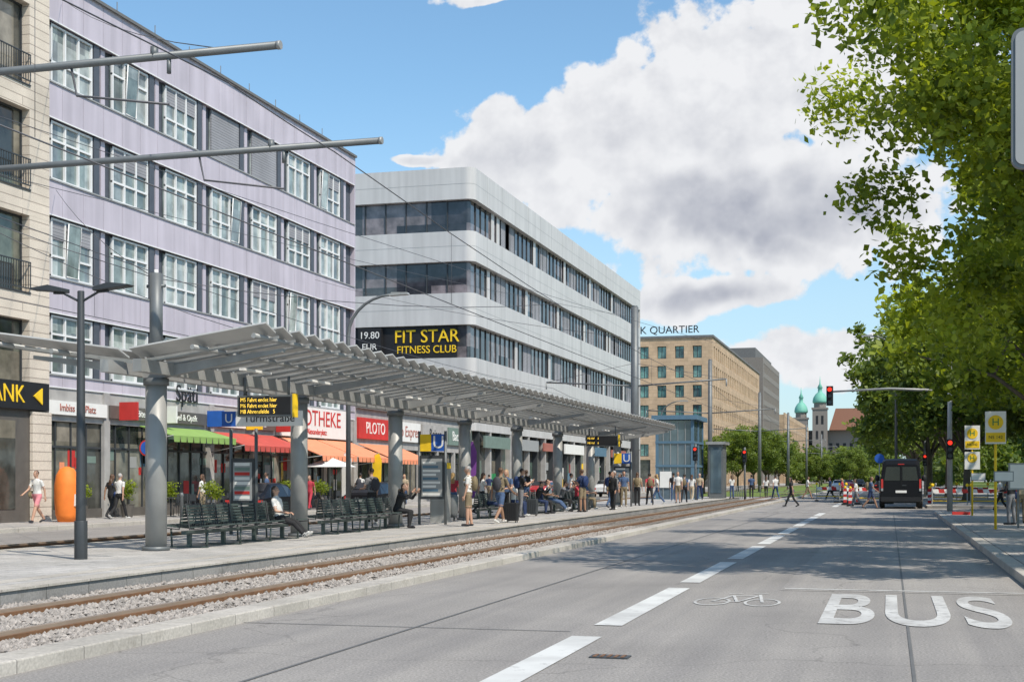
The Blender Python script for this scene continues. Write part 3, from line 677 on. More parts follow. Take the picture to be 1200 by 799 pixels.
for (y,c) in ((47.2,'red'),(50.2,'signw'),(58.1,'yellow'),(61.3,'red'),(54.3,'blue')):
    o.box('blade_sign_'+c,c,X+.12,X+.9,y-.06,y+.06,3.9,4.6)
o.done()
def awning(y0,y1,x,z,dep,drop,m,val=None):
    o=Ob('shop_awning'); V=[(x,y0,z),(x,y1,z),(x+dep,y1,z-drop),(x+dep,y0,z-drop)]
    V2=[(a,b,c-.04) for a,b,c in V]; o.add('fabric',m,(V+V2,[(0,1,2,3),(7,6,5,4),(0,3,7,4),(1,5,6,2),(2,6,7,3)]))
    n=max(3,int((y1-y0)/.5))
    for k in range(n):
        a=y0+(y1-y0)*k/n; b=y0+(y1-y0)*(k+1)/n
        o.add('valance',val or m,([(x+dep+.005,a+.01,z-drop),(x+dep+.005,b-.01,z-drop),(x+dep+.01,b-.05,z-drop-.26),(x+dep+.01,a+.05,z-drop-.26)],[(0,1,2,3)]))
    for y in (y0,y1): o.tube('arm','steel',[(x,y,z-drop-.3),(x+dep,y,z-drop)],.02,6)
    o.done()
awning(48.6,54.,-28.85,3.75,1.5,.4,'awn_gr'); awning(54.6,60.8,-28.85,3.7,1.6,.6,'awn_red')
awning(61.5,66.,-28.85,3.65,2.3,.9,'awn_or'); awning(66.2,70.6,-28.85,3.65,2.3,.9,'awn_or'); awning(71.9,78,-28.85,3.6,2.2,.9,'awn_or')
o=Ob('low_shop_building'); o.box('core','conc',-40,-29.3,71.85,94.,.1,5.6); facade(o,FX(-29.),71.85,94.,.15,5.6,[(72.2+k*3.6,75.5+k*3.6) for k in range(6)],[(.5,3.4)],.3,'conc','pane3','steeld',2,.75,False)
o.box('roof','roof',-40,-28.8,71.85,94.,5.602,5.75)
for a,b,c1,c2,t in ((72.,77.2,'red','signw','PLOTO'),(77.6,82.5,'signw','mutedr','Foto Express'),(83,88,'conc','black','Reisen'),(88.3,93.5,'mutedg','signw','Backshop')):
    o.box('shop_sign_'+c1,c1,-28.99,-28.85,a,b,3.9,5.1); o.text(t,c2,(-28.84,(a+b)/2,4.5),.95,(R(90),0,R(90)))
o.done()
o=Ob('beige_building'); X0=-28.6; o.box('core','beige',-44,X0-.41,10,42.15,.1,24.5)
wins=[(14.3+4*k,17.+4*k) for k in range(7)]; wins=[w for w in wins if w[1]<41.3]
rows=[(4.6,7.1),(8.05,10.7),(11.6,14.35),(15.2,18.0),(18.8,21.5)]
facade(o,FX(X0),10,42.15,4.4,24.5,wins,rows,.4,'beige','pane3','steeld',1,0,True)
for (za,zb) in rows[1:3]+rows[3:4]:
    for (a,b) in wins:
        for z in (za+.1,za+1.): o.box('railing','steeld',X0+.02,X0+.06,a,b,z,z+.04)
        n=int((b-a)/.13)
        for k in range(n+1): y=a+(b-a)*k/n; o.box('railing_bar','steeld',X0+.03,X0+.05,y-.01,y+.01,za+.142,za+.998)
o.box('ground_wall','dkstone',X0-.4,X0-.02,10,42.15,.1,4.4)
o.box('ground_glass','pane3',X0-.019,X0+.0,10,40.2,.6,3.6); o.box('bank_sign','black',X0,X0+.16,30,41.9,4.0,4.95)
for k in range(9): y=12+k*3.3; o.box('stone_pier','beige',X0+.001,X0+.12,y,y+.7,.1,3.95)
o.box('stone_pier','beige',X0+.001,X0+.12,41.0,42.1,.1,3.95)
o.text('COMMERZBANK','yellow',(X0+.17,37.3,4.48),.85,(R(90),0,R(90))); o.add('logo','yellow',vtube([(X0+.16,41.3,4.48),(X0+.2,41.3,4.48)],.33,3)); o.done()
def path_round(off,x0=-52.,Xf=-29.,Yf=94.6,Y1=163.,r=.7):
    Xo=Xf-off; Yo=Yf+off; rr=max(r-off,.15); P=[(x0,Yo)]
    for k in range(9):
        a=-math.pi/2+k/8*math.pi/2; P.append((Xo-rr+rr*math.cos(a),Yo+rr+rr*math.sin(a)))
    P.append((Xo,Y1)); return P
def strip(o,part,m,P,z0,z1,P2=None):
    n=len(P); V=[(x,y,z0) for x,y in P]+[(x,y,z1) for x,y in P]; F=[(i,i+1,i+1+n,i+n) for i in range(n-1)]
    if P2:
        k=len(V); V+=[(x,y,z0) for x,y in P2]+[(x,y,z1) for x,y in P2]
        F+=[(i+n,i+1+n,k+n+i+1,k+n+i) for i in range(n-1)]+[(i,k+i,k+i+1,i+1) for i in range(n-1)]+[(n-1,k+n-1,k+2*n-1,2*n-1)]
    o.add(part,m,(V,F))
o=Ob('ribbon_window_office_building'); A=path_round(0); Bp=path_round(.45)
cutsB=[(21.9,24.2),(17.4,19.6),(12.8,15.1),(8.1,10.4),(5.1,5.9)]
for a,b in cutsB: strip(o,'cladding','alu',A,a,b,Bp)
for z in (23.0,18.5,13.95,9.25): strip(o,'joint','signg',path_round(-.004),z,z+.03)
for y in [98+4.05*k for k in range(16)]:
    for a,b in cutsB[:4]: o.box('joint_v','signg',-28.999,-28.994,y,y+.025,a+.03,b-.03)
o.box('core','lavd',-52,-29.7,95.4,163,.1,23.9); o.box('end_wall','alu',-52,-29.,163.002,163.2,.1,24.2); o.box('roof','roof',-52,-29.5,95.1,163,23.95,24.0)
for a,b in ((19.6,21.9),(15.1,17.4),(10.4,12.8),(5.9,8.1)):
    strip(o,'windows','pane2',Bp,a,b)
    k=0; y=96.3
    while y<163:
        w=.14 if k%4==0 else .06; o.box('mullion','steeld',-29.449,-29.38,y,y+w,a,b); y+=1.35; k+=1
    x=-31.2
    while x>-52: o.box('mullion','steeld',x,x+.08,94.97,95.049,a,b); x-=1.6
    for j in range(6):
        y0=99+((j*11.3+a*3.1)%58); o.box('light_panel','alu',-29.379,-29.32,y0,y0+.7,a,b)
        o.box('blind','blind',-29.448,-29.41,y0+2.79,y0+5.3,a+.02,b-.02)
strip(o,'shop_glass','pane3',Bp,.2,5.1)
for k in range(24): y=96+k*2.85; o.box('column'+str(k%2),'conc' if k%2 else 'steeld',-29.44,-29.02,y,y+.35 if k%2 else y+.1,.15,5.1)
for (a,b,z,h,c) in ((97,104,3.9,.9,'mutedg'),(106,113,3.9,.9,'signg'),(115,121,4.0,.7,'mutedr'),(123,131,3.9,.9,'signw'),(134,142,3.9,.9,'lblue'),(145,153,3.9,.8,'mutedr'),(155,161,3.9,.8,'signg')):
    o.box('shop_sign_'+c,c,-29.0,-28.85,a,b,z,z+h)
for k in range(36):
    y=96.5+rq.random()*64; z=.8+rq.random()*1.6; c=rq.choice(['signw','yellow','red','green2','signg','lblue']); o.box('window_poster_'+c,c,-29.445,-29.40,y,y+.5+1.*rq.random(),z,z+.5+.7*rq.random())
o.box('sign_back','black',-42,-30.4,94.85,95.04,10.45,12.78)
o.text('FIT STAR','yellow',(-32.7,94.82,12.0),1.35,ext=.04,sx=.95); o.text('FITNESS CLUB','yellow',(-32.7,94.82,11.05),.78,ext=.02,sx=.95); o.box('led_sign','black',-37.9,-36.1,94.4,94.84,10.7,12.7)
o.text('19.80','signw',(-37.0,94.37,12.15),.72); o.text('EUR','signw',(-37.0,94.37,11.3),.66)
o.box('plant_room','alu',-48,-38,110,140,24.002,25.1)
o.done()
o=Ob('sandstone_office_building')
o.box('core','sand',-75,-29.45,233.45,320,.1,25.2)
ws=[(-72+3.05*k,-72+3.05*k+1.55) for k in range(14)]
rws=[(5.4+3.35*k,7.5+3.35*k) for k in range(6)]
facade(o,FY(233.),-75,-29.,4.8,25.6,ws,rws,.45,'sand','pane4','steeld',1,.0,False,.1)
wy=[(235+3.1*k,236.6+3.1*k) for k in range(27)]
facade(o,FX(-29.),233.46,320,4.8,25.6,wy,rws,.45,'sand','pane4','steeld',1,0,False,.1)
o.box('shop_glass','pane3',-75,-29.2,233.3,320,.1,4.8); o.box('parapet','roof',-75,-28.8,232.8,320.2,25.602,26.)
for k in range(14): o.box('pier_e','sand',-72+3.05*k-1.2,-72+3.05*k-.3,233,233.3,.1,4.8)
for k in range(27): o.box('pier2','sand',-29.2,-29.,233+3.1*k+.2,233+3.1*k+1.1,.1,4.8)
o.box('penthouse','sand',-68,-44,240,300,26.,27.5)
o.text('HSK QUARTIER','black',(-37.4,232.9,27.),1.8,ext=.1); o.done()
o=Ob('grey_tower_block'); o.box('core','oldstone',-60,-29.45,330.4,380,.1,29.7)
facade(o,FY(330.),-60,-29.,.1,30.5,[(-58+3*k,-56.4+3*k) for k in range(9)],[(4.+3.3*k,6.1+3.3*k) for k in range(8)],.4,'oldstone','pane3','steeld',0,0,False,.1)
facade(o,FX(-29.),330.41,380,.1,30.5,[(332+3*k,333.6+3*k) for k in range(16)],[(4.+3.3*k,6.1+3.3*k) for k in range(8)],.4,'oldstone','pane3','steeld',0,0,False,.1)
o.box('attic','roof',-58,-31,332,378,30.5,33.); o.done()
o=Ob('residential_block'); o.box('core','sand',-60,-29.45,400.4,520,.1,20)
facade(o,FX(-29.),400.41,520,.1,20.5,[(402+3.4*k,403.8+3.4*k) for k in range(34)],[(4.+3.3*k,6.1+3.3*k) for k in range(5)],.4,'sand','pane3','steeld',0,0,False,.1); o.done()
def tower(o,x,y,w,h,dome):
    o.box('tower_shaft','oldstone',x-w/2,x+w/2,y-w/2,y+w/2,0,h); o.box('cornice','oldstone',x-w/2-.4,x+w/2+.4,y-w/2-.4,y+w/2+.4,h,h+.8)
    for z in (h-7,h-14): 
        for dx in (-1.2,1.2): o.box('opening','black',x+dx-.55,x+dx+.55,y-w/2-.05,y-w/2-.01,z,z+4)
    o.add('drum','oldstone',vlathe([(w*.42,h+.8),(w*.42,h+3)],(x,y,0),8)); o.add('dome','copper',vlathe([(w*.5,h+3),(w*.52,h+4),(w*.46,h+5.6),(w*.3,h+7.2),(w*.15,h+8),(w*.14,h+9.8),(w*.2,h+10),(w*.05,h+12),(.05,h+dome)],(x,y,0),12),True)
o=Ob('historic_twin_tower_building'); tower(o,-39.6,650,6,29.,15); tower(o,-31.,650,6.6,33.5,15.5)
o.box('main_block','oldstone',-60,-8,656,690,0,24)
o.add('hip_roof','brownroof',vprism([(-27,24),(-3,24),(-6,34),(-24,34)],1,652,700))
for k in range(16): o.box('window','black',-58+k*3.1,-56.6+k*3.1,655.9,655.99,14,18)
o.done()

# ------------------------------------------------------------------ trees
def make_leaves(name,clumps,nper,size,m,rng,flat=.75):
    cs=[];ts=[]
    for (c,r,t) in clumps:
        n=max(6,int(nper*(r**2))); d=rng.normal(size=(n,3)); d/=np.linalg.norm(d,axis=1)[:,None]
        rad=r*(rng.random(n)**.5)[:,None]*(1+.35*rng.random(n)[:,None]**3); cs.append(np.array(c)+d*rad*np.array([1,1,flat]))
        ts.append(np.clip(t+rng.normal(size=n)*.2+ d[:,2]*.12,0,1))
    P=np.concatenate(cs); T=np.concatenate(ts); n=len(P)
    nr=rng.normal(size=(n,3))+np.array([0.3,-.3,.8]); nr/=np.linalg.norm(nr,axis=1)[:,None]
    a=np.cross(nr,rng.normal(size=(n,3))); a/=np.linalg.norm(a,axis=1)[:,None]; b=np.cross(nr,a)
    L=(size*(.6+.8*rng.random(n)))[:,None]
    V=np.stack([P-a*L*.5,P+b*L*.36-nr*L*.06,P+a*L*.55,P-b*L*.36-nr*L*.06],1).reshape(-1,3)
    me=bpy.data.meshes.new(name); me.vertices.add(4*n); me.vertices.foreach_set('co',V.ravel()); me.loops.add(4*n); me.loops.foreach_set('vertex_index',np.arange(4*n,dtype=np.int32))
    me.polygons.add(n); me.polygons.foreach_set('loop_start',np.arange(0,4*n,4,dtype=np.int32)); me.polygons.foreach_set('loop_total',np.full(n,4,dtype=np.int32))
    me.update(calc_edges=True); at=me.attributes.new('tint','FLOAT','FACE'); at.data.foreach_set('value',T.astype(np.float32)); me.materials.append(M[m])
    return me
def tree(name,trunk_h,crown_c,crown_r,ncl,rcl,nper,size,m,seed,tr=.22):
    rng=np.random.default_rng(seed); cl=[]
    ph=rng.random(6)*6.28
    while len(cl)<ncl:
        d=rng.normal(size=3); d/=np.linalg.norm(d)
        if d[2]<-.75: continue
        az=math.atan2(d[1],d[0]); k=.86+.14*math.sin(3*az+ph[0])+.12*math.sin(5*az+ph[1]+3*d[2])+.08*math.sin(7*d[2]+ph[2])
        f=(.30+.76*rng.random()**.5)*k
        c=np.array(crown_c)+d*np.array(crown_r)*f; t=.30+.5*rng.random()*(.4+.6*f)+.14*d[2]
        cl.append((tuple(c),rcl*(.5+.9*rng.random()),t))
    o=Ob(name)
    top=Vector((crown_c[0]*.3,crown_c[1]*.3,trunk_h)); o.tube('trunk','bark',[(0,0,0),(0,0,.3),(top.x*.5,top.y*.5,trunk_h*.5),tuple(top)],[tr*1.5,tr*1.1,tr*.9,tr*.75],10)
    idx=rng.permutation(len(cl))[:34]
    for j in idx[:10]:
        e=Vector(cl[j][0]); mid=top.lerp(e,.45)+Vector((0,0,.5)); o.tube('limbs','bark',[tuple(top-Vector((0,0,.4))),tuple(mid),tuple(e)],[tr*.5,tr*.32,tr*.10],7)
        for q in idx[10:]:
            e2=Vector(cl[q][0])
            if (e2-mid).length<3.: o.tube('limbs','bark',[tuple(mid),tuple(mid.lerp(e2,.5)+Vector((0,0,.2))),tuple(e2)],[tr*.25,tr*.15,tr*.05],5)
    r=o.done() 
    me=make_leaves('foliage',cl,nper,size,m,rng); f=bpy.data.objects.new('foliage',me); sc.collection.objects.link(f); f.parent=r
    return r
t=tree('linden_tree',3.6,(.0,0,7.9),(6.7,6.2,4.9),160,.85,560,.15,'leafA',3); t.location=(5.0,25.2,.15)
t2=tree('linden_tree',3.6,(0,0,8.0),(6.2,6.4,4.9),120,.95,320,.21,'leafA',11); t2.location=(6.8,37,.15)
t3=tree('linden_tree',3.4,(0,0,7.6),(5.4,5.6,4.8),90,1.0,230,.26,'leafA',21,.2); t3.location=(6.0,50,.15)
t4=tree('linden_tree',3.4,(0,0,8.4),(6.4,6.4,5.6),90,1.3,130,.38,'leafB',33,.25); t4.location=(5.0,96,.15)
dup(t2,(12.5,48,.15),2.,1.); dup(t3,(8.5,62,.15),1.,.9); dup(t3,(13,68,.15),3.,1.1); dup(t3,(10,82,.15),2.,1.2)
rr=random.Random(5)
for (x,y,s) in ((4.5,112,1.15),(3.5,128,1.15),(4.,146,1.1),(3,166,1.1),(12,90,1.1),(18,100,1.2),(14,120,1.2),(20,80,1.1),(26,95,1.3),(24,125,1.3),(30,75,1.2),(5,190,1.2),(4,215,1.2),(-18,138,.42),(-17.5,165,.55),(-18,190,.65),(-18.5,215,.65),(-19,240,.7),(-22,262,.7),(-20,280,.6),(-23.,300,.62),(-12,250,.42),(-6.5,240,.5)):
    dup(t4,(x,y,.1),rr.random()*6,s)
rng=np.random.default_rng(9); cl=[]
for i in range(300):
    x=rng.uniform(-60,60); y=rng.uniform(380,560); h=rng.uniform(2,9) if x<2 else rng.uniform(2,16)
    cl.append(((x,y,h),rng.uniform(2.,4.2),.2+.45*rng.random()))
for i in range(120):
    x=rng.uniform(8,60); y=rng.uniform(240,330); cl.append(((x,y,rng.uniform(2,15)),rng.uniform(2.,4.),.2+.45*rng.random()))
me=make_leaves('distant_trees',cl,26,1.1,'leafB',rng); ob=bpy.data.objects.new('distant_trees',me); sc.collection.objects.link(ob)
cl=[((rng.uniform(9.5,12.5),rng.uniform(40,62),rng.uniform(.4,1.5)),rng.uniform(.4,.7),.3+.4*rng.random()) for i in range(60)]
me=make_leaves('hedge',cl,300,.14,'leafA',rng); ob=bpy.data.objects.new('hedge',me); sc.collection.objects.link(ob)

# ------------------------------------------------------------------ people
SK={'light':mat('skin_light',(.46,.27,.19),.55,0,.06),'mid':mat('skin_mid',(.30,.17,.11),.55,0,.06)}
HR={'dark':mat('hair_dark',(.02,.015,.012),.5),'brown':mat('hair_brown',(.09,.05,.03),.5),'grey':mat('hair_grey',(.35,.34,.33),.6),'blond':mat('hair_blond',(.35,.23,.10),.5)}
cloths={}
def cloth(c):
    if c not in cloths: cloths[c]=mat('cloth',c,.85,0,.22,7,.6,22)
    return cloths[c]
EYE=mat('eye',(.02,.02,.02),.2)
LIP=mat('lips',(.35,.10,.09),.5)
def person(x,y,z,yaw,pose='stand',shirt=(.5,.5,.5),pants=(.03,.04,.08),hair='dark',longhair=False,sleeve='short',shorts=False,H=1.75,skin='light',bag=None,vox=.017,seed=0,skirt=False,name='pedestrian'):
    s=H/1.75
    P=dict(stand=dict(h=(2,-3),k=(2,5),a=(4,-2),e=(12,18),lean=0),
           stand2=dict(h=(6,-4),k=(10,3),a=(10,-4),e=(75,20),lean=2),
           phone=dict(h=(2,-2),k=(3,3),a=(25,25),e=(85,95),lean=3),
           walk=dict(h=(26,-16),k=(6,24),a=(-24,22),e=(15,30),lean=3),
           walk2=dict(h=(-14,22),k=(30,4),a=(18,-20),e=(25,12),lean=3),
           sit=dict(h=(86,84),k=(84,78),a=(28,34),e=(55,60),lean=4),
           sitx=dict(h=(78,76),k=(38,30),a=(22,30),e=(70,62),lean=-12),
           sitf=dict(h=(84,86),k=(95,88),a=(50,50),e=(70,75),lean=18))[pose]
    sit=pose.startswith('sit')
    V=[];F=[];LAB=[]
    def addp(vf,lab):
        o_=len(V); V.extend([tuple(Vector(v)) for v in vf[0]]); F.extend([tuple(i+o_ for i in f) for f in vf[1]]); LAB.extend([lab]*len(vf[0]))
    def limb(p,q,r0,r1,lab,seg=6,bul=0):
        p=Vector(p);q=Vector(q); n=seg; pts=[];rr=[]; d=(q-p).normalized()
        pts.append(p-d*r0*.85); rr.append(r0*.45)
        for i in range(n+1):
            t=i/n; pts.append(p.lerp(q,t)); rr.append(r0+(r1-r0)*t+bul*math.sin(math.pi*min(1,t*1.3)))
        pts.append(q+d*r1*.85); rr.append(r1*.45)
        addp(vtube(pts,rr,12),lab)
    hz=.92
    if sit: hz=.53
    hip=Vector((0,0,hz)); lean=R(P['lean'])
    def tor(dx,dy,dz): return hip+Vector((dx,dy*math.cos(lean)+dz*math.sin(lean),dz*math.cos(lean)-dy*math.sin(lean)))
    prof=[(-.09,.10,.08),(-.05,.150,.108),(.02,.168,.118),(.09,.158,.112),(.17,.145,.102),(.27,.158,.112),(.36,.178,.118),(.44,.180,.108),(.49,.150,.088),(.525,.085,.065),(.54,.06,.058)]
    if seed%2: prof=[(a,b*.93,c*.95) for a,b,c in prof]
    TV=[];TF=[];n=20
    for (dz,a,b) in prof:
        for k in range(n):
            t=2*math.pi*k/n; TV.append(tor(a*math.cos(t),b*math.sin(t),dz))
    for i in range(len(prof)-1):
        for k in range(n): q=i*n+k;w=i*n+(k+1)%n; TF.append((q,w,w+n,q+n))
    TF.append(tuple(range(n-1,-1,-1))); TF.append(tuple(range((len(prof)-1)*n,len(prof)*n)))
    o_=len(V); V.extend([tuple(v) for v in TV]); F.extend([tuple(i+o_ for i in f) for f in TF]); LAB.extend(['pants' if prof[i//n][0]<.05 else 'shirt' for i in range(len(TV))])
    limb(tor(0,0,.50),tor(0,.015,.62),.058,.052,'skin',3)
    hc=tor(0,.025,.0)+Vector((0,math.sin(lean)*.70,math.cos(lean)*.695))
    addp(vell(hc,(.074,.092,.108),16,12),'skin'); addp(vell(hc+Vector((0,.03,-.055)),(.052,.055,.055),12,8),'skin')
    addp(vell(hc+Vector((0,.098,-.012)),(.013,.02,.022),8,6),'skin')
    for e in (-1,1): addp(vell(hc+Vector((e*.077,-.005,-.01)),(.012,.02,.03),8,6),'skin')
    addp(vell(hc+Vector((0,-.020,.030)),(.084,.092,.092),16,12),'hair')
    if longhair: addp(vell(hc+Vector((0,-.055,-.07)),(.085,.055,.15),14,10),'hair'); addp(vell(tor(0,-.08,.50),(.08,.04,.12),12,8),'hair')
    hands=[]
    feet=[]
    for i,e in enumerate((-1,1)):
        hj=hip+Vector((e*.088,0,-.02)); a=R(P['h'][i]); td=Vector((e*.03,math.sin(a),-math.cos(a))).normalized(); kn=hj+td*.43
        b=a-R(P['k'][i]); sd=Vector((e*.0,math.sin(b),-math.cos(b))).normalized(); an=kn+sd*.41
        lab2='skin' if shorts or skirt else 'pants'
        if shorts:
            limb(hj,hj.lerp(kn,.85),.092,.078,'pants',6); limb(hj.lerp(kn,.7),kn,.062,.052,'skin',4)
        else: limb(hj,kn,.088,.062,'pants' if not skirt else 'skin',7)
        limb(kn,an,.056,.040 if lab2=='skin' else .05,lab2,7,.006)
        fb=min(0,b)*.6; fd=Vector((e*.12,math.cos(fb),math.sin(fb))).normalized(); hl=an+Vector((0,-.03,-.035))
        if sit and b>R(20): fd=Vector((e*.15,math.cos(R(35)),math.sin(R(35))))
        limb(hl,hl+fd*.19,.042,.034,'shoe',4); feet.append(min(an.z-.08,(hl+fd*.19).z-.04))
        sj=tor(e*.185,0,.455); aa=R(P['a'][i])+lean; ud=Vector((e*.16,math.sin(aa),-math.cos(aa))).normalized(); el=sj+ud*.285
        bb=aa+R(P['e'][i]); inw=-.35 if P['e'][i]>50 else 0; fd2=Vector((e*(.05+inw),math.sin(bb),-math.cos(bb))).normalized(); wr=el+fd2*.245
        if sleeve=='long':
            limb(sj,el,.056,.046,'shirt'); limb(el,wr,.044,.034,'shirt')
        else:
            limb(sj,sj.lerp(el,.72),.057,.053,'shirt',5); limb(sj.lerp(el,.6),el,.043,.038,'skin',4); limb(el,wr,.038,.026,'skin')
        sdv,tv=frame_of(fd2)
        limb(wr,wr+fd2*.085,.028,.030,'skin',3); hands.append((wr+fd2*.08,fd2,sdv,tv,e))
    if skirt: addp(vlathe([(.15,.0),(.19,-.2),(.24,-.48)],tuple(hip+Vector((0,0,.06))),20),'pants')
    if bag=='backpack':
        addp(vell(tor(0,-.185,.30),(.155,.10,.23),14,10),'bag')
        for e in (-1,1):
            pts=[tor(e*.1,-.12,.48),tor(e*.105,.0,.53),tor(e*.115,.125,.42),tor(e*.13,.10,.25),tor(e*.14,-.1,.16)]; addp(vtube(pts,.02,8),'bag')
    if bag=='shoulder':
        addp(vell(tor(.24,0,.02),(.06,.16,.13),12,8),'bag'); addp(vtube([tor(.24,-.05,.12),tor(.12,-.11,.42),tor(-.04,0,.535),tor(.1,.12,.35),tor(.24,.06,.12)],.013,6),'bag')
    me=bpy.data.meshes.new('tmp'); me.from_pydata(V,[],F); ob=bpy.data.objects.new('tmp',me); sc.collection.objects.link(ob)
    m1=ob.modifiers.new('r','REMESH'); m1.mode='VOXEL'; m1.voxel_size=vox; m1.use_smooth_shade=True
    m2=ob.modifiers.new('s','SMOOTH'); m2.factor=.5; m2.iterations=2
    dg=bpy.context.evaluated_depsgraph_get(); ev=ob.evaluated_get(dg); nm=bpy.data.meshes.new_from_object(ev)
    kd=kdtree.KDTree(len(V))
    for i,v in enumerate(V): kd.insert(v,i)
    kd.balance(); order=['skin','shirt','pants','hair','shoe','bag']
    shoe=(.03,.03,.035) if seed%3 else (.55,.54,.52)
    nm.materials.clear()
    for mm in (SK[skin],cloth(shirt),cloth(pants),HR[hair],cloth(shoe),cloth(((.05,.05,.06),(.02,.04,.12),(.18,.14,.08))[seed%3])): nm.materials.append(mm)
    mi=np.zeros(len(nm.polygons),dtype=np.int32)
    for i,p in enumerate(nm.polygons):
        c=p.center; _,j,_=kd.find(c); l=LAB[j]
        if l=='hair' and not longhair and (c-hc).y>.055 and (c-hc).z<.06: l='skin'
        if l=='hair' and longhair and (c-hc).y>.05 and (c-hc).z<.05: l='skin'
        mi[i]=order.index(l)
    nm.polygons.foreach_set('material_index',mi)
    bm=bmesh.new(); bm.from_mesh(nm)
    def addb(vf,idx):
        vs=[bm.verts.new(v) for v in vf[0]]
        for f in vf[1]:
            try: q=bm.faces.new([vs[i] for i in f]); q.material_index=idx; q.smooth=True
            except: pass
    for (c,d,sv,tv,e) in hands:
        side=Vector((0,1,0)) if abs(d.y)<.7 else Vector((1,0,0)); side=(side-d*side.dot(d)).normalized(); nrm=d.cross(side)
        for f in range(4):
            st=c+side*(.026-.0175*f)-d*.01; L=(.072,.08,.074,.058)[f]; curl=nrm*(-e)
            addb(vtube([st,st+d*L*.5,st+d*L*.85+curl*.015,st+d*L*.98+curl*.035],[.0095,.009,.0085,.006],6),0)
        st=c+side*.02-d*.06; addb(vtube([st,st+side*.03+d*.03,st+side*.036+d*.06],[.012,.0105,.007],6),0)
    for e in (-1,1): addb(vell(hc+Vector((e*.03,.083,.012)),(.012,.008,.007),8,6),6)
    addb(vell(hc+Vector((0,.083,-.058)),(.022,.006,.005),8,6),7)
    bm.to_mesh(nm); bm.free(); nm.materials.append(EYE); nm.materials.append(LIP)
    bpy.data.objects.remove(ob)
    r=bpy.data.objects.new(name,nm); sc.collection.objects.link(r)
    zo=0 if sit else -min(feet)*s
    r.location=(x,y,z+zo); r.rotation_euler=(0,0,R(yaw)); r.scale=(s,s,s); return r
PZ=.22
WH=(.62,.61,.59); BK=(.02,.02,.022); NV=(.02,.035,.09); KH=(.21,.165,.105); GY=(.17,.17,.18); RD=(.42,.04,.06); DN=(.06,.10,.19); PK=(.6,.22,.25); BG=(.40,.32,.22)
S=PZ+.02
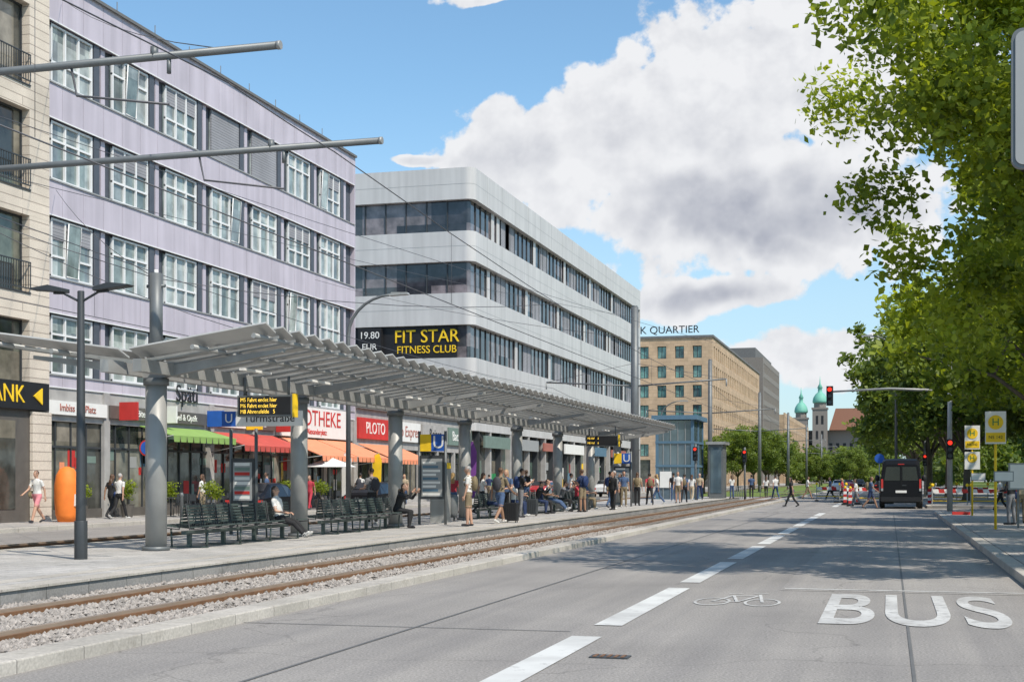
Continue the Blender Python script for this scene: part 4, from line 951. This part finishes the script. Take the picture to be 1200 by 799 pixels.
ppl=[
 (-13.58,29.0,S,-90,'sitx',WH,BK,'dark',True,'short',False,None),
 (-13.55,36.7,S,-90,'sitf',BK,BK,'dark',True,'long',False,None),
 (-12.0,38.6,PZ,100,'stand',WH,KH,'grey',False,'short',True,'backpack'),
 (-11.8,41.3,PZ,-20,'walk',KH,DN,'brown',False,'short',True,'backpack'),
 (-12.2,43.5,PZ,170,'stand2',DN,BK,'blond',True,'short',False,'shoulder'),
 (-13.58,46.2,S,-90,'sitf',GY,NV,'dark',False,'long',False,None),
 (-13.58,49.3,S,-90,'sit',WH,NV,'brown',False,'short',False,None),
 (-13.58,52.8,S,-90,'sitf',BK,NV,'dark',False,'long',False,None),
 (-13.58,53.5,S,-85,'sit',NV,BK,'brown',True,'short',False,None),
 (-13.58,55.2,S,-95,'sitx',WH,DN,'dark',False,'short',False,None),
 (-13.58,57.0,S,-90,'sitf',GY,BK,'dark',False,'long',False,None),
 (-13.58,60.1,S,-90,'sit',RD,BK,'grey',False,'short',False,None),
 (-13.58,62.,S,-90,'sit',DN,KH,'brown',True,'short',False,None),
 (-12.4,56.,PZ,60,'phone',NV,KH,'brown',False,'short',True,'backpack'),
 (-11.9,60.,PZ,150,'stand',BK,BK,'dark',True,'long',False,'shoulder'),
 (-12.1,61.2,PZ,-40,'stand2',GY,NV,'grey',False,'long',False,None),
 (-12.9,64.2,PZ,-20,'walk',BK,DN,'dark',False,'short',False,'backpack'),
 (-12.5,69.5,PZ,0,'stand',BG,BK,'brown',True,'short',False,'backpack'),
 (-12.2,74.,PZ,90,'walk',WH,DN,'blond',True,'short',False,None),
 (-11.6,77.5,PZ,180,'stand',WH,KH,'dark',False,'short',True,None),
 (-11.6,80.,PZ,0,'walk2',DN,BK,'dark',False,'short',False,'backpack'),
 (-12.,86.,PZ,0,'walk',WH,BG,'brown',True,'short',False,None),
 (-12.9,47.9,PZ,-60,'phone',BK,GY,'dark',False,'short',False,'backpack'),
 (-15.2,47.,PZ,10,'stand',RD,DN,'blond',True,'short',False,None),
 (-15.4,39.5,PZ,60,'stand2',GY,BK,'dark',False,'short',False,'backpack'),
 (-15.6,52.,PZ,-60,'walk',WH,BK,'brown',True,'short',False,None),
 (-27.4,39.7,.15,170,'walk',WH,PK,'dark',False,'short',True,'shoulder'),
 (-27.2,44.4,.15,-10,'walk2',WH,BK,'grey',False,'short',False,None),
 (-27.9,45.0,.15,-10,'walk',BK,BK,'brown',True,'short',False,'shoulder'),
 (-26.5,49.4,.15,90,'stand',WH,BG,'brown',True,'short',False,None),
 (-26.,52.6,.15,-80,'stand2',BK,NV,'dark',False,'short',False,None),
 (-25.9,54.,.15,100,'stand',DN,BK,'dark',False,'long',False,None),
 (-26.2,59.2,.15,180,'walk',RD,RD,'brown',True,'short',False,None),
 (-26.4,66.,.15,0,'walk',WH,DN,'dark',False,'short',False,'backpack'),
 (-26.5,73.,.15,180,'stand',BG,DN,'blond',True,'short',False,None),
 (-26.2,79.,.15,0,'walk2',WH,BK,'dark',False,'short',False,None),
 (-26.8,91.,.15,0,'walk',NV,KH,'dark',False,'short',False,None),
 (-5.35,79.,.01,90,'walk',BK,BK,'dark',True,'short',False,'shoulder'),
 (-.95,74.8,.01,-90,'walk',DN,NV,'brown',False,'short',True,'backpack'),
 (-1.75,77.8,.01,90,'walk2',WH,GY,'dark',True,'short',False,None),
 (3.75,46.3,.15,60,'stand2',BK,GY,'dark',False,'long',False,'shoulder'),
 (4.2,48.,.15,200,'stand',BG,KH,'brown',True,'short',False,None),
 (-7.9,100.,.12,30,'walk',WH,DN,'dark',False,'short',False,None),
 (-10.2,106.,.1,0,'stand',DN,BK,'dark',False,'short',False,None),
 (-9.6,112.,.1,0,'walk',WH,BK,'brown',True,'short',False,None),
 (-12.6,66.3,PZ,200,'stand',DN,KH,'dark',False,'short',False,None),
 (-12.9,67.1,PZ,120,'stand2',WH,BK,'brown',True,'short',False,'shoulder'),
 (-12.2,71.5,PZ,20,'walk',RD,BK,'dark',False,'short',False,'backpack'),
 (-12.7,83.,PZ,10,'stand',BK,DN,'dark',False,'short',False,None),
 (-11.9,89.,PZ,180,'walk2',BG,NV,'grey',False,'short',False,None),
 (-10.7,97.,PZ,40,'stand2',WH,DN,'brown',True,'short',False,None),
 (-4.2,104.,.01,90,'walk',DN,BK,'dark',False,'short',False,None),
 (-3.4,106.,.01,90,'walk2',RD,BK,'blond',True,'short',False,None),
 (-6.1,108.,.01,-90,'walk',WH,KH,'dark',False,'short',True,None),
 (5.2,70.,.01,90,'walk',WH,BK,'dark',False,'short',False,None),
 (-26.,99.,.15,0,'walk',WH,DN,'dark',False,'short',False,None),
 (-15.9,60.,PZ,60,'stand',BK,DN,'brown',False,'short',False,None),
 (-15.7,68.,PZ,-60,'walk2',WH,NV,'dark',False,'short',False,None),
]
for i,p in enumerate(ppl):
    x,y,z,yaw,pose,sh,pa,hr,lh,sl,so,bg=p
    person(x,y,z,yaw,pose,sh,pa,hr,lh,sl,so,H=1.62+.12*((i*37)%10)/10 if lh else 1.72+.1*((i*13)%10)/10,bag=bg,seed=i,vox=.015 if y<50 and x>-20 else .02,skin='mid' if i%5==3 else 'light')
for (x,y,m) in ((-11.7,42.3,'black'),(-12.6,57.,'steeld'),(-13.0,49.9,'steeld')):
    o=Ob('suitcase'); o.box('shell',m,x-.21,x+.21,y-.13,y+.13,.28,.86)
    for dx in (-.16,.16):
        o.tube('handle','steel',[(x+dx*.6,y+.1,.86),(x+dx*.6,y+.1,1.2)],.01,6)
        for dy in (-.1,.1): o.add('wheel','rubber',vtube([(x+dx-.015,y+dy,.25),(x+dx+.015,y+dy,.25)],.03,8))
    o.tube('grip','black',[(x-.1,y+.1,1.2),(x+.1,y+.1,1.2)],.014,6)
    for k in range(5): o.box('rib',m,x-.16+k*.075,x-.14+k*.075,y-.14,y-.131,.33,.81)
    o.done(bevel=.02)
for x,y,c in ((-15.,47.5,'purple'),(-26.8,64.5,'signw'),(-26.7,68.5,'yellow')):
    o=Ob('beach_flag'); o.tube('pole','steel',[(x,y,.2),(x,y,2.4),(x+.15,y,2.9),(x+.4,y,3.0)],.015,6); o.add('cloth',c,vprism([(x+.02,.7),(x+.5,1.0),(x+.55,2.6),(x+.4,2.98),(x+.15,2.88),(x+.02,2.4)],1,y-.004,y+.004)); o.done()
def cafe(x,y):
    o=Ob('cafe_table'); o.add('top','steeld',vtube([(0,0,.72),(0,0,.75)],.36,18)); o.tube('stem','steeld',[(0,0,.03),(0,0,.72)],.03,8); o.add('foot','steeld',vtube([(0,0,0),(0,0,.03)],.22,14)); o.done((x,y,.152))
    for a in (0,1.6,3.3,4.7):
        o=Ob('cafe_chair'); o.box('seat','steeld',-.21,.21,-.21,.21,.43,.46); o.box('backrest','steeld',-.21,.21,.19,.22,.62,.88)
        for dx in (-.19,.19):
            o.tube('leg','steeld',[(dx,-.19,0),(dx,-.19,.43)],.014,6); o.tube('leg','steeld',[(dx,.2,0),(dx,.2,.88)],.014,6)
        o.done((x+.75*math.sin(a),y+.75*math.cos(a),.152),-a)
for (x,y) in ((-27.2,50.5),(-27.2,53.),(-27.3,55.5),(-27.2,58.),(-25.6,51.8),(-27.1,62.5),(-26.9,47.6)): cafe(x,y)
def parasol(x,y,m,h=2.5,r=1.4):
    o=Ob('cafe_parasol'); o.tube('pole','steel',[(x,y,.15),(x,y,h+.25)],.025,8); V=[(x,y,h+.2)]+[(x+r*math.cos(k*math.pi/4),y+r*math.sin(k*math.pi/4),h-.3) for k in range(8)]
    o.add('canopy',m,(V,[(0,1+k,1+(k+1)%8) for k in range(8)])); o.box('base','conc',x-.25,x+.25,y-.25,y+.25,.15,.23); o.done()
parasol(-26.7,62.8,'signw')
o=Ob('orange_kiosk_pod'); o.add('shell','orange',vlathe([(.30,.0),(.38,.25),(.42,.8),(.42,1.25),(.36,1.6),(.24,1.82),(.06,1.9)],(-27.2,41.1,.15),20),True); o.box('hatch','signw',-26.9,-26.76,40.95,41.3,.7,1.1); o.done()
def planter(x,y,sd):
    o=Ob('potted_shrub'); o.add('pot','dkstone',vlathe([(.2,0),(.27,.45),(.29,.5),(.2,.5)],(0,0,0),14)); o.tube('stem','bark',[(0,0,.4),(0,0,1.)],.025,6); r=o.done((x,y,.152))
    g=np.random.default_rng(sd); cl=[((g.normal()*.15,g.normal()*.15,.8+.45*g.random()),.28,.3+.4*g.random()) for _ in range(8)]
    f=bpy.data.objects.new('foliage',make_leaves('foliage',cl,900,.09,'leafA',g)); sc.collection.objects.link(f); f.parent=r
for i,(x,y) in enumerate(((-28.2,46.6),(-28.2,49.7),(-26.2,56.3),(-28.3,43.6),(-28.2,60.9),(-26.,60.),(-25.9,49.),(-28.,72),(-28,84))): planter(x,y,i)
for y in (47,58,69,80,91,102): 
    o=Ob('bollard'); o.add('b','mast',vlathe([(.07,0),(.07,.8),(.09,.84),(.05,.95)],(-26.1,y,.15),12),True); o.done()
o=Ob('no_stopping_sign'); o.tube('post','steel',[(-26.1,44.5,.15),(-26.1,44.5,3.)],.03,8); o.add('disc','red',vtube([(-26.1,44.44,2.75),(-26.1,44.46,2.75)],.3,24)); o.add('inner','blue',vtube([(-26.1,44.43,2.75),(-26.1,44.439,2.75)],.24,24)); o.done()
o=Ob('switch_cabinet'); o.box('body','signg',-27.9,-27.,71.9,72.4,.15,1.35); o.box('top','mast',-27.95,-26.95,71.85,72.45,1.352,1.42); o.done(bevel=.01)

# ------------------------------------------------------------------ world
w=bpy.data.worlds.new('World'); sc.world=w; w.use_nodes=True; nt=w.node_tree; N=nt.nodes; L=nt.links; bg=N['Background']
def mth(op,a,b=None,c=None,clamp=False):
    n=N.new('ShaderNodeMath'); n.operation=op; n.use_clamp=clamp
    for i,v in enumerate((a,b,c)):
        if v is None: continue
        if isinstance(v,(int,float)): n.inputs[i].default_value=v
        else: L.new(v,n.inputs[i])
    return n.outputs[0]
def smooth(v,a,b):
    m=N.new('ShaderNodeMapRange'); m.interpolation_type='SMOOTHSTEP'; m.inputs[1].default_value=a; m.inputs[2].default_value=b; L.new(v,m.inputs[0]); return m.outputs[0]
tc=N.new('ShaderNodeTexCoord'); sp=N.new('ShaderNodeSeparateXYZ'); L.new(tc.outputs['Generated'],sp.inputs[0])
yy=mth('MAXIMUM',sp.outputs[1],.02); cb=N.new('ShaderNodeCombineXYZ'); L.new(mth('DIVIDE',sp.outputs[0],yy),cb.inputs[0]); bb=mth('DIVIDE',sp.outputs[2],yy); L.new(bb,cb.inputs[1])
E=[(-.268,.245,.080,.052),(-.197,.258,.09,.075),(-.115,.278,.11,.092),(-.02,.285,.11,.092),(-.134,.200,.13,.070),(-.048,.190,.125,.070),(-.127,.128,.09,.020),(-.045,.085,.08,.028),(-.276,.372,.06,.010),(-.34,.2438,.03,.007),(-.19,.05,.12,.015),(.12,.15,.10,.05),(-1.0,.32,.30,.10),(.8,.4,.5,.12)]
nz=N.new('ShaderNodeTexNoise'); nz.inputs['Scale'].default_value=7.; nz.inputs['Detail'].default_value=2; L.new(cb.outputs[0],nz.inputs['Vector'])
wv=N.new('ShaderNodeVectorMath'); wv.operation='MULTIPLY_ADD'; L.new(nz.outputs['Color'],wv.inputs[0]); wv.inputs[1].default_value=(.05,.05,0); L.new(cb.outputs[0],wv.inputs[2])
wv2=N.new('ShaderNodeVectorMath'); wv2.operation='SUBTRACT'; L.new(wv.outputs[0],wv2.inputs[0]); wv2.inputs[1].default_value=(.025,.025,0)
cur=None
for (a,b,ra,rb) in E:
    s_=N.new('ShaderNodeVectorMath'); s_.operation='SUBTRACT'; L.new(wv2.outputs[0],s_.inputs[0]); s_.inputs[1].default_value=(a,b,0)
    d_=N.new('ShaderNodeVectorMath'); d_.operation='MULTIPLY'; L.new(s_.outputs[0],d_.inputs[0]); d_.inputs[1].default_value=(1/ra,1/rb,1)
    l_=N.new('ShaderNodeVectorMath'); l_.operation='LENGTH'; L.new(d_.outputs[0],l_.inputs[0])
    v=mth('SUBTRACT',1.,l_.outputs['Value'])
    cur=v if cur is None else mth('SMOOTH_MAX',cur,v,.25)
def fbm(off,det):
    a=N.new('ShaderNodeVectorMath'); a.operation='ADD'; L.new(cb.outputs[0],a.inputs[0]); a.inputs[1].default_value=off
    n2=N.new('ShaderNodeTexNoise'); n2.inputs['Scale'].default_value=17.; n2.inputs['Detail'].default_value=det; n2.inputs['Roughness'].default_value=.58; L.new(a.outputs[0],n2.inputs['Vector']); return n2.outputs['Fac']
f0=fbm((0,0,0),8); f1=fbm((.006,.012,0),4)
vv=N.new('ShaderNodeTexVoronoi'); vv.inputs['Scale'].default_value=30; vv.inputs['Detail'].default_value=1; L.new(wv2.outputs[0],vv.inputs['Vector'])
D0=mth('ADD',mth('ADD',cur,mth('MULTIPLY_ADD',f0,1.3,-.62)),mth('MULTIPLY_ADD',vv.outputs['Distance'],-.45,.18))
mask=smooth(D0,0.,.13); mask=mth('MULTIPLY',mask,smooth(sp.outputs[1],.02,.1)); mask=mth('MULTIPLY',mask,smooth(sp.outputs[2],-.02,.03))
lit=mth('SUBTRACT',f0,f1)
inner=smooth(D0,.15,.75); low=smooth(bb,.30,.17); hi=smooth(bb,.09,.13)
sh=mth('MULTIPLY',mth('MULTIPLY',inner,low),hi)
sh=mth('ADD',mth('MULTIPLY_ADD',sh,.80,.06),mth('MULTIPLY',lit,-1.5),clamp=True)
cc=mixc(N,L,sh,(.87,.88,.905),(.42,.445,.52))
sky=N.new('ShaderNodeTexSky'); sky.sky_type='NISHITA'; sky.sun_disc=False; sky.sun_elevation=R(52); sky.sun_rotation=math.atan2(SUN.x,SUN.y); sky.air_density=1.; sky.dust_density=.6; sky.ozone_density=1.5
SKYS=.14
skc=mixc(N,L,1.,sky.outputs[0],(1.05,1.28,1.30),'MULTIPLY')
haze=smooth(bb,.32,.0); skc=mixc(N,L,mth('MULTIPLY',haze,.6),skc,(.55/SKYS,.69/SKYS,.84/SKYS))
sc10=N.new('ShaderNodeVectorMath'); sc10.operation='SCALE'; L.new(cc,sc10.inputs[0]); sc10.inputs['Scale'].default_value=1/SKYS
fin=mixc(N,L,mask,skc,sc10.outputs[0]); L.new(fin,bg.inputs[0]); bg.inputs[1].default_value=SKYS
sl=bpy.data.lights.new('sun','SUN'); sl.energy=5.; sl.angle=R(.53); sl.color=(1,.92,.80); so=bpy.data.objects.new('sun',sl); so.rotation_euler=SUN.to_track_quat('Z','Y').to_euler(); so.location=(30,-20,50); sc.collection.objects.link(so)
cam=bpy.data.cameras.new('camera'); cam.lens=48; cam.sensor_width=36; cam.shift_y=160.5/1200; cam.clip_end=6000; cam.clip_start=.1
co=bpy.data.objects.new('camera',cam); co.location=(0,0,1.65); co.rotation_euler=(R(90),0,math.atan(442/1600)); sc.collection.objects.link(co); sc.camera=co
